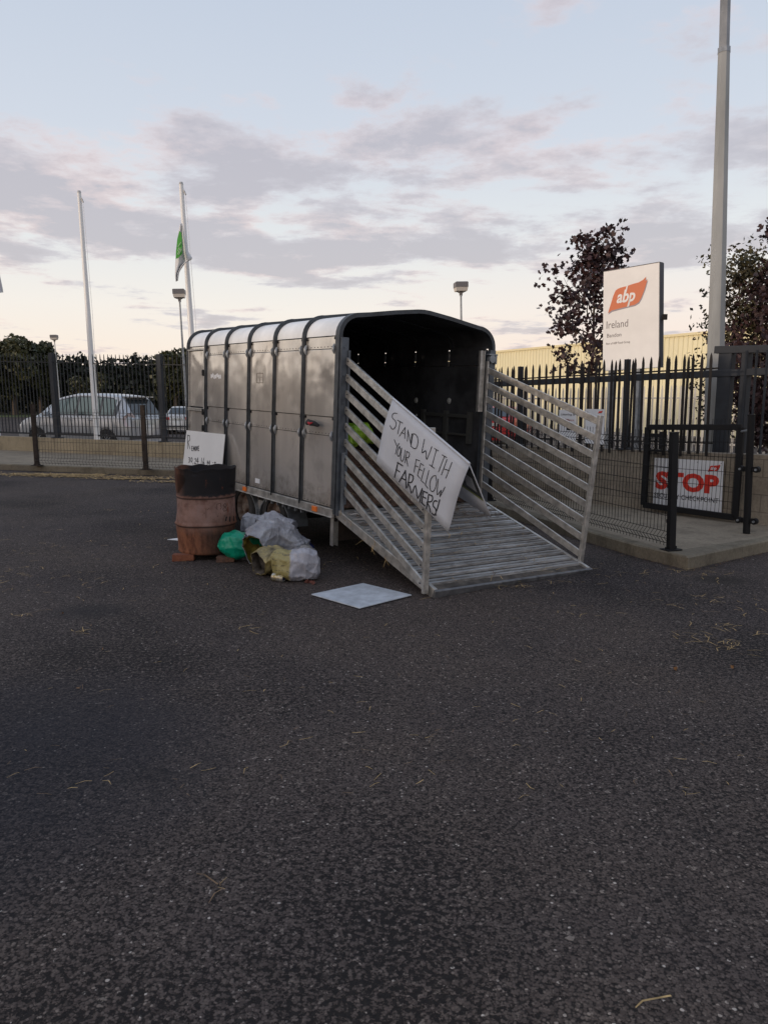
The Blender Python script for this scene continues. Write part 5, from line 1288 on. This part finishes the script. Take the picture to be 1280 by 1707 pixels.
def brick(label, px, py, size, rz, col, zc=None, tilt=0):
    p = G(px, py); o = thing('brick', label, 'brick', p, rz, 'bricks under the drum'); mb = MB()
    mb.box((0, 0, size[2]/2), size, Matrix.Rotation(tilt, 3, 'X')); 
    rnd_ = random.Random(int(px)); ob = mb.build('block', col, o, bevel=.006)
    sb = ob.modifiers.new('subdivide', 'SUBSURF'); sb.subdivision_type = 'SIMPLE'; sb.levels = 3; sb.render_levels = 3
    tx_ = bpy.data.textures.new('rough', 'CLOUDS'); tx_.noise_scale = .06; dp = ob.modifiers.new('chip', 'DISPLACE'); dp.texture = tx_; dp.strength = .02
    return o
M_brick = mat('orange_brick', (.22, .08, .04), .9, 0, 0, 14, col2=(.16, .05, .025), bump=.5, bscale=50); M_brick2 = mat('brown_brick', (.13, .065, .04), .9, 0, 0, 14, col2=(.07, .04, .03), bump=.5, bscale=50)
brick('broken orange brick at the left foot of the drum', 306, 934, (.20, .10, .062), .15, M_brick)
brick('brown brick at the right foot of the drum', 377, 936, (.17, .10, .055), .05, M_brick2)
brick('dark brick hidden behind under the drum', 352, 917, (.2, .1, .055), .3, M_brick2)

# ------------------------------------------------------------------ sacks and litter
def sack(name, label, cat, rings, m, m_in=None, open_end=True, wr=.02, seed=0, n=96, steps=72, group=None):
    # rings: (centre, rx, rz, axis dir) loft with wrinkles; the open end shows the inside
    o = thing(name, label, cat, rings[0][0], 0, group); O_ = Vector(rings[0][0]); mb = MB()
    C = [Vector(r[0])-O_ for r in rings]; m_ = []
    vs = []
    for i in range(steps):
        t = i/(steps-1)*(len(rings)-1); k = min(int(t), len(rings)-2); f = t-k; f = f*f*(3-2*f)
        c = C[k].lerp(C[k+1], f); rx = rings[k][1]*(1-f)+rings[k+1][1]*f; rz = rings[k][2]*(1-f)+rings[k+1][2]*f
        d = (C[k+1]-C[k]).normalized()
        x = d.cross(Vector((0, 0, 1)))
        if x.length < .2: x = Vector((1, 0, 0))
        x.normalize(); z = x.cross(d)
        for j in range(n):
            a = 2*math.pi*j/n; sx = math.copysign(abs(math.cos(a))**.75, math.cos(a)); sz = math.copysign(abs(math.sin(a))**.75, math.sin(a))
            p = c+x*sx*rx+z*sz*rz
            q = p+O_
            rdg = lambda v: (1-abs(noise.noise(v))*2.2)**3
            w1 = q+Vector((noise.noise(q*5+Vector((seed, 1, 0))), noise.noise(q*5+Vector((1, seed, 0))), noise.noise(q*5+Vector((3, 2, seed)))))*.06
            nn = noise.noise(q*6+Vector((seed, 0, 0)))*wr*1.3+rdg(Vector((w1.x*5, w1.y*5, w1.z*13))+Vector((0, seed, 0)))*wr*.55+rdg(Vector((w1.x*16, w1.y*6, w1.z*7))+Vector((seed, 0, 3)))*wr*.45+noise.noise(q*30)*wr*.15
            p = p+(p-c).normalized()*nn
            if (p+O_).z < .006: p.z = .006-O_.z+noise.noise(q*20)*.002
            vs.append(p)
    mb.add(vs, [(i*n+j, i*n+(j+1) % n, (i+1)*n+(j+1) % n, (i+1)*n+j) for i in range(steps-1) for j in range(n)])
    cen = sum(vs[:n], Vector())/n
    if not open_end: mb.add([*vs[:n], cen], [((j+1) % n, j, n) for j in range(n)])
    cen = sum(vs[-n:], Vector())/n; mb.add([*vs[-n:], cen], [(j, (j+1) % n, n) for j in range(n)])
    ob = mb.build('bag', m, o, 'all')
    if open_end:
        ob.modifiers.new('thickness', 'SOLIDIFY').thickness = .004
        if m_in:
            # crumpled lining just inside the mouth
            mi = MB(); vv = []; K = 9
            for i in range(K):
                for j in range(n):
                    p = Vector(vs[(i*3)*n+j]); c = sum((Vector(vs[(i*3)*n+q_]) for q_ in range(n)), Vector())/n; vv.append(c+(p-c)*(.94-.10*i/K)+Vector((noise.noise(p*20)*.01, 0, noise.noise(p*25)*.01)))
            mi.add(vv, [(i*n+j, (i+1)*n+j, (i+1)*n+(j+1) % n, i*n+(j+1) % n) for i in range(K-1) for j in range(n)])
            cc = sum((Vector(v) for v in vv[-n:]), Vector())/n; mi.add([*vv[-n:], cc+Vector((0, .03, 0))], [((j+1) % n, j, n) for j in range(n)])
            mi.build('lining', m_in, ob, 'all')
    return o
def bagmat(name, c1, c2, split=None, gl=.45, bandp=None):
    m = mat(name, c1, gl); t, n, l, b = nodes(m); co = objco(t); a = tnoise(t, co, 7, 6, .65); f = tnoise(t, co, 26, 4, .6)
    c = ramp(t, a, [(.35, c2), (.6, c1)])
    if split:
        sp = n.new('ShaderNodeSeparateXYZ'); l.new(co, sp.inputs[0]); ax, val, sg, ccol_ = split
        mk = tmath(t, 'MULTIPLY', tmath(t, 'ADD', tmath(t, 'MULTIPLY', sp.outputs[ax], sg), tmath(t, 'ADD', tmath(t, 'MULTIPLY', tmath(t, 'SUBTRACT', a, .5), .05), -val*sg)), 60, True)
        c = mixc(t, mk, c, ccol_)
        w = n.new('ShaderNodeTexWave'); w.inputs['Scale'].default_value = 7; w.inputs['Distortion'].default_value = 4; w.bands_direction = 'Z'; l.new(co, w.inputs[0])
        pr = tmath(t, 'MULTIPLY', tmath(t, 'MULTIPLY', tmath(t, 'GREATER_THAN', w.outputs['Fac'], .80), tmath(t, 'GREATER_THAN', f, .52)), mk)
        c = mixc(t, tmath(t, 'MULTIPLY', pr, .6), c, (.06, .055, .04))
    if bandp:
        sp = n.new('ShaderNodeSeparateXYZ'); l.new(co, sp.inputs[0]); kx, d0, hw_ = bandp
        dd_ = tmath(t, 'ABSOLUTE', tmath(t, 'SUBTRACT', tmath(t, 'ADD', sp.outputs[2], tmath(t, 'MULTIPLY', sp.outputs[0], kx)), d0))
        bm = tmath(t, 'MULTIPLY', tmath(t, 'SUBTRACT', hw_, dd_), 300, True)
        c = mixc(t, bm, c, (.035, .035, .045))
        ck = n.new('ShaderNodeTexNoise'); ck.inputs['Scale'].default_value = 60; l.new(co, ck.inputs[0])
        c = mixc(t, tmath(t, 'MULTIPLY', tmath(t, 'MULTIPLY', tmath(t, 'GREATER_THAN', ck.outputs[0], .55), tmath(t, 'GREATER_THAN', hw_*.4, dd_)), .8), c, (.5, .5, .5))
    l.new(c, b.inputs['Base Color'])
    wv = tnoise(t, co, 13, 4, .6, stretch=(1, 1, .5)); bu = n.new('ShaderNodeBump'); bu.inputs['Strength'].default_value = .9; bu.inputs['Distance'].default_value = .03; l.new(wv, bu.inputs['Height']); l.new(bu.outputs[0], b.inputs['Normal'])
    return m
M_sackg = bagmat('grey_white_plastic', (.36, .37, .40), (.21, .21, .235), bandp=(.62, .085, .026))
M_sackw = bagmat('white_plastic', (.42, .43, .47), (.27, .27, .31))
M_yin = mat('yellow_lining', (.42, .34, .07), .5, 0, 0, 18, col2=(.12, .09, .04), bump=.5, bscale=30)
M_gbag = mat('green_plastic', (.0, .25, .15), .35, 0, .25, 4, bump=.5, bscale=14)
g1 = G(398, 935); 
sack('plastic_bag', 'bright green plastic bag slumped between the drum and the grey sacks', 'bag', [((-1.56, 7.17, .15), .035, .03), ((-1.50, 7.16, .16), .085, .09), ((-1.39, 7.15, .17), .105, .12), ((-1.27, 7.16, .16), .095, .10), ((-1.17, 7.2, .15), .04, .05)], M_gbag, None, False, .022, 3)
sack('feed_sack', 'white plastic sack lying behind, its mouth toward the trailer wheel', 'sack', [((-1.42, 7.75, .27), .10, .10), ((-1.25, 7.72, .26), .12, .11), ((-1.10, 7.66, .27), .12, .10), ((-.97, 7.60, .27), .10, .085), ((-.90, 7.56, .25), .05, .06)], M_sackw, None, False, .03, 7)
sack('feed_sack', 'large grey sack with a dark printed band, open mouth showing a yellow lining', 'sack', [((-1.175, 6.88, .155), .10, .135), ((-1.13, 7.0, .20), .125, .165), ((-1.05, 7.12, .24), .15, .18), ((-.93, 7.14, .20), .15, .15), ((-.80, 7.12, .13), .13, .10), ((-.74, 7.10, .07), .06, .04)], M_sackg, M_yin, True, .03, 11)
mb_o = [o for o in bpy.data.objects if o.get('label', '').startswith('large grey sack')][0]
sack('feed_sack', 'yellow and black printed sack crumpled open on its side at the front of the heap', 'sack', [((-1.09, 6.56, .10), .10, .09), ((-1.02, 6.63, .11), .12, .10), ((-.94, 6.72, .11), .12, .10), ((-.86, 6.80, .09), .09, .07)], bagmat('yellow_black_print', (.36, .29, .12), (.035, .032, .032)), mat('dark_lining', (.09, .075, .06), .6, 0, .5, 14), True, .03, 17)
sack('feed_sack', 'yellow and white sack with small print, nearest the flat white board', 'sack', [((-.95, 6.46, .12), .035, .09), ((-.89, 6.45, .13), .09, .12), ((-.78, 6.44, .13), .12, .125), ((-.66, 6.44, .13), .12, .13), ((-.585, 6.45, .12), .09, .12), ((-.55, 6.46, .12), .03, .07)], bagmat('yellow_white_print', (.40, .40, .44), (.27, .27, .31), (0, .17, -1, (.30, .255, .10))), None, False, .022, 23)
sack('plastic_bag', 'small dark blue plastic bag poking out behind the grey sack', 'bag', [((-.86, 7.30, .20), .05, .05), ((-.80, 7.26, .15), .07, .08), ((-.72, 7.2, .10), .06, .07), ((-.68, 7.16, .06), .03, .04)], mat('navy_plastic', (.012, .02, .10), .35, 0, .5, 10), None, False, .015, 31)
sack('plastic_bag', 'crumpled clear grey wrapper between the grey sack and the yellow one', 'bag', [((-.78, 6.98, .14), .03, .03), ((-.72, 6.94, .13), .06, .07), ((-.66, 6.9, .12), .05, .06), ((-.62, 6.88, .08), .02, .03)], mat('clear_wrap', (.22, .21, .20), .3, 0, .5, 16), None, False, .02, 37)
# printed band on the grey sack
# can
def can(label, p, rz):
    o = thing('drink_can', label, 'can', p, rz); mb = MB(); mb.lathe([(.001, -.060), (.024, -.060), (.033, -.052), (.033, .048), (.025, .060), (.022, .058), (.001, .056)], 20, (0, 0, .033), axis='X')
    mb.build('can_body', mat('can_silver_print', (.55, .55, .52), .3, .6, 0, 22, col2=(.30, .22, .06)), o, True)
    mb = MB(); mb.lathe([(.001, .0575), (.0215, .0585)], 16, (0, 0, .033), axis='X'); mb.build('can_end', mat('can_blue', (.02, .03, .12), .3, .5), o)
can('crushed silver drink can lying in front of the yellow and white sack', G(464, 969), rad(-28))
mb = MB(); p = G(512, 973); 
for k in range(7): quad_leaf(mb, Vector((random.gauss(0, .03), random.gauss(0, .02), .01+random.random()*.012)), .05, random.Random(k))
o = mb.build('dead_leaves', mat('reddish_leaf', (.10, .03, .02), .8)); o.location = (p.x, p.y, 0); tag(o, 'little heap of reddish dead leaves beside the yellow and white sack', 'leaves', None, 'stuff')
# glove tied on the trailer side
gl = TM @ TL(522, 706, -.05)
go = thing('rag', 'black and red rag tied with cord to the trailer side', 'rag', gl); mb = MB(); rn_ = random.Random(4)
MAr = mat('black_cloth', (.02, .02, .022), .9); 
pts = [Vector((-.07, -.0, .0)), Vector((-.03, -.02, .012)), Vector((.02, -.02, -.004)), Vector((.07, -.01, -.0)), Vector((.11, 0, -.008))]
def tl2w(v): return TM.to_3x3() @ Vector(v)
Lp = [tl2w((-.02, .10, 0)), tl2w((-.03, .05, .012)), tl2w((-.03, 0, .004)), tl2w((-.025, -.06, .006)), tl2w((-.012, -.12, -.012))]
mb.tube(Lp, [.015, .026, .030, .024, .010], 9); mb.v = [tuple(Vector(v)+Vector((noise.noise(Vector(v)*40), noise.noise(Vector(v)*40+Vector((5, 5, 5))), noise.noise(Vector(v)*40+Vector((9, 0, 0)))))*.014) for v in mb.v]; mb.build('cloth', MAr, go, 'all')
mb = MB(); mb.tube([tl2w((-.055, .0, .01)), tl2w((-.056, -.03, .0)), tl2w((-.05, -.07, .012))], [.010, .012, .006], 8); mb.build('red_patch', mat('red_cloth', (.35, .02, .03), .8), go, 'all')
mb = MB(); mb.tube([tl2w((-.02, .11, .01)), tl2w((-.03, .125, -.05)), tl2w((-.02, .10, -.12)), tl2w((-.015, .13, -.16))], .005, 5); mb.build('cord', mat('grey_cord', (.25, .25, .24), .8), go)
# ------------------------------------------------------------------ bedding in the trailer, green bag on it
rs = random.Random(21); mb = MB()
def heap_h(x, y):
    # deep bedding banked against the left wall, thinning toward the ramp
    a = max(0, 1-((x-.55)/.95)**2)*max(0, min(1, (y-.02)/.75))*max(0, min(1, (3.5-y)/1.0))
    return .02+.50*a+.05*noise.noise(Vector((x*4, y*4, 0)))*(.3+a)
nx, ny = 40, 80; vs = [Vector((.04+1.78*i/nx, .02+3.5*j/ny, max(.012, heap_h(.04+1.78*i/nx, .02+3.5*j/ny)+noise.noise(Vector((i*.9, j*.9, 3)))*.02))) for j in range(ny+1) for i in range(nx+1)]
mb.add(vs, [(j*(nx+1)+i, j*(nx+1)+i+1, (j+1)*(nx+1)+i+1, (j+1)*(nx+1)+i) for j in range(ny) for i in range(nx)], mat('dung_bedding', (.085, .045, .028), .95, 0, .6, 12, bump=.9, bscale=40))
def blade(mb, p, L, w, rnd, flat=.25, m=None):
    a = rnd.random()*6.28; d = Vector((math.cos(a), math.sin(a), rnd.gauss(0, flat))).normalized(); x = d.cross(Vector((0, 0, 1))).normalized()*w/2
    b = Vector((rnd.gauss(0, .12), rnd.gauss(0, .12), abs(rnd.gauss(0, .05))))*L
    p0, p1, p2 = p, p+d*L*.5+b, p+d*L; mb.add([p0-x, p0+x, p1+x, p1-x, p2+x*.6, p2-x*.6], [(0, 1, 2, 3), (3, 2, 4, 5)], m)
for i in range(2600):
    x = rs.uniform(.06, 1.8); y = rs.uniform(.03, 3.2)**1; z = max(.012, heap_h(x, y)); blade(mb, Vector((x, y, z+rs.uniform(0, .03))), rs.uniform(.05, .16), rs.uniform(.004, .009), rs, .3, M_strawd if rs.random() < .75 else M_straw)
o = mb.build('bedding', None); o.matrix_world = TM; tag(o, 'brown dung and straw bedding heaped inside the trailer', 'bedding', None, 'stuff')
mb = MB(); rs = random.Random(22)
for i in range(330):
    t = rs.random()**1.6; x = rs.triangular(.1, 1.8, 1.5 if t > .3 else .9); q = hr+dn*(Rlen*t)+nrm*(.022+rs.uniform(0, .012)); blade(mb, Vector((x, q.y, q.z)), rs.uniform(.04, .15), rs.uniform(.003, .006), rs, .08, M_straw if rs.random() < .45 else M_strawd)
for i in range(60):
    q = hr+dn*(rs.random()*.9); blade(mb, Vector((rs.choice((rs.uniform(.0, .06), TW-.03)), q.y, q.z-.02)), rs.uniform(.06, .14), .004, rs, .9, M_straw)
for i in range(500):
    t = rs.random()*.25; x = rs.uniform(.05, 1.8); q = hr+dn*(Rlen*t)+nrm*(.02+rs.uniform(0, .01)); blade(mb, Vector((x, q.y, q.z)), rs.uniform(.04, .10), rs.uniform(.004, .007), rs, .1, M_strawd)
o = mb.build('straw', None); o.matrix_world = TM; tag(o, 'loose straw scattered over the lowered ramp', 'straw', None, 'stuff')
gb = TL(588, 726, .42); 
gb = Vector((.40, .34, heap_h(.40, .34)+.0))
cb = TM @ TL(590, 722, .30)
M_lime = mat('lime_green_plastic', (.30, .48, .02), .4, 0, 0, 9, col2=(.10, .20, .01), bump=.8, bscale=22)
sack('plastic_bag', 'lime green plastic bag on the bedding inside the trailer', 'bag', [(cb+tl2w((-.19, -.0, -.05)), .05, .04), (cb+tl2w((-.10, .0, -.02)), .14, .10), (cb+tl2w((.03, .02, 0)), .15, .09), (cb+tl2w((.16, .04, -.03)), .12, .06), (cb+tl2w((.26, .05, -.06)), .04, .02)], M_lime, None, False, .03, 41)

# ------------------------------------------------------------------ loose straw on the tarmac
mb = MB(); rs = random.Random(8)
def scatter(px, py, sx, sy, n, L=(.04, .12), w=(.003, .006), z=.006, mm=None):
    c = G(px, py)
    for i in range(n): blade(mb, Vector((c.x+rs.gauss(0, sx), c.y+rs.gauss(0, sy), z+rs.random()*.012)), rs.uniform(*L), rs.uniform(*w), rs, .06, mm or (M_straw if rs.random() < .6 else M_strawd))
for a in [(102, 792.5, .50, .08, 900), (180, 796, .8, .06, 300), (230, 799, .5, .06, 300), (20, 791, .8, .08, 160), (300, 804, .4, .06, 180)]: scatter(*a[:5], (.05, .16), (.012, .028), .01, M_straw)
for a in [(1196, 1075, .10, .10, 34), (1208, 1048, .08, .05, 10), (1125, 1062, .05, .02, 3), (1150, 955, .2, .08, 40), (1270, 1062, .05, .02, 6), (366, 1482, .01, .01, 2), (405, 1050, .03, .02, 4), (35, 970, .35, .3, 10), (40, 1028, .06, .05, 8), (150, 920, .8, .7, 30), (855, 980, .12, .03, 14), (940, 972, .2, .03, 6), (1040, 960, .4, .3, 22), (980, 1000, .8, .5, 20), (1200, 1010, .5, .3, 16), (560, 940, .4, .2, 14), (130, 1050, .1, .05, 6), (1130, 1672, .01, .01, 1), (1170, 1000, .2, .1, 8)]: scatter(*a)
scatter(716, 1232, .03, .03, 5, (.03, .06), (.002, .004)); scatter(366, 1482, .01, .01, 3, (.02, .035), (.002, .003))
for a in [(35, 970, .4, .35, 45), (120, 930, .9, .8, 60), (200, 860, 1.2, .9, 50), (560, 945, .4, .2, 12), (1180, 1010, .5, .3, 18)]: scatter(*a, (.03, .10), (.003, .007), .006)
rs2 = random.Random(15)
for i in range(230): scatter(rs2.uniform(-50, 1330), rs2.uniform(830, 1330), .02, .02, 1, (.02, .07), (.002, .004))
for i in range(len(kl)-1):  # grit along the kerb foot, its dark flecks standing in for contact shadow
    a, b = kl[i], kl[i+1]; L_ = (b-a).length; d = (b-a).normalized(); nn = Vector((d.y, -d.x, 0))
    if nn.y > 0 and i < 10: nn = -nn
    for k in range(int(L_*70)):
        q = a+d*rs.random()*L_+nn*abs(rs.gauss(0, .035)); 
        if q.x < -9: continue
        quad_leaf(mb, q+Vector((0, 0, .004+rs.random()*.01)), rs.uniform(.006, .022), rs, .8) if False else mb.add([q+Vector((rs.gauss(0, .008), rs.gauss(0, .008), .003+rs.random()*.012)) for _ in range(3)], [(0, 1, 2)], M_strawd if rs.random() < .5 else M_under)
o = mb.build('straw', None); tag(o, 'stray straw scattered over the tarmac, with grit and dark contact-shadow flecks along the kerb', 'straw', None, 'stuff')
mb = MB()
for px, py, s in ((102, 1023, .035), (168, 1083, .03), (130, 1147, .025), (1220, 1112, .03), (1125, 1115, .03)):
    p = G(px, py, .008); quad_leaf(mb, p, s, rs); quad_leaf(mb, p+Vector((.01, .005, .004)), s*.7, rs)
o = mb.build('dead_leaves', mat('brown_leaf', (.22, .11, .04), .8)); tag(o, 'few single brown leaves blown across the tarmac', 'leaves', None, 'stuff')
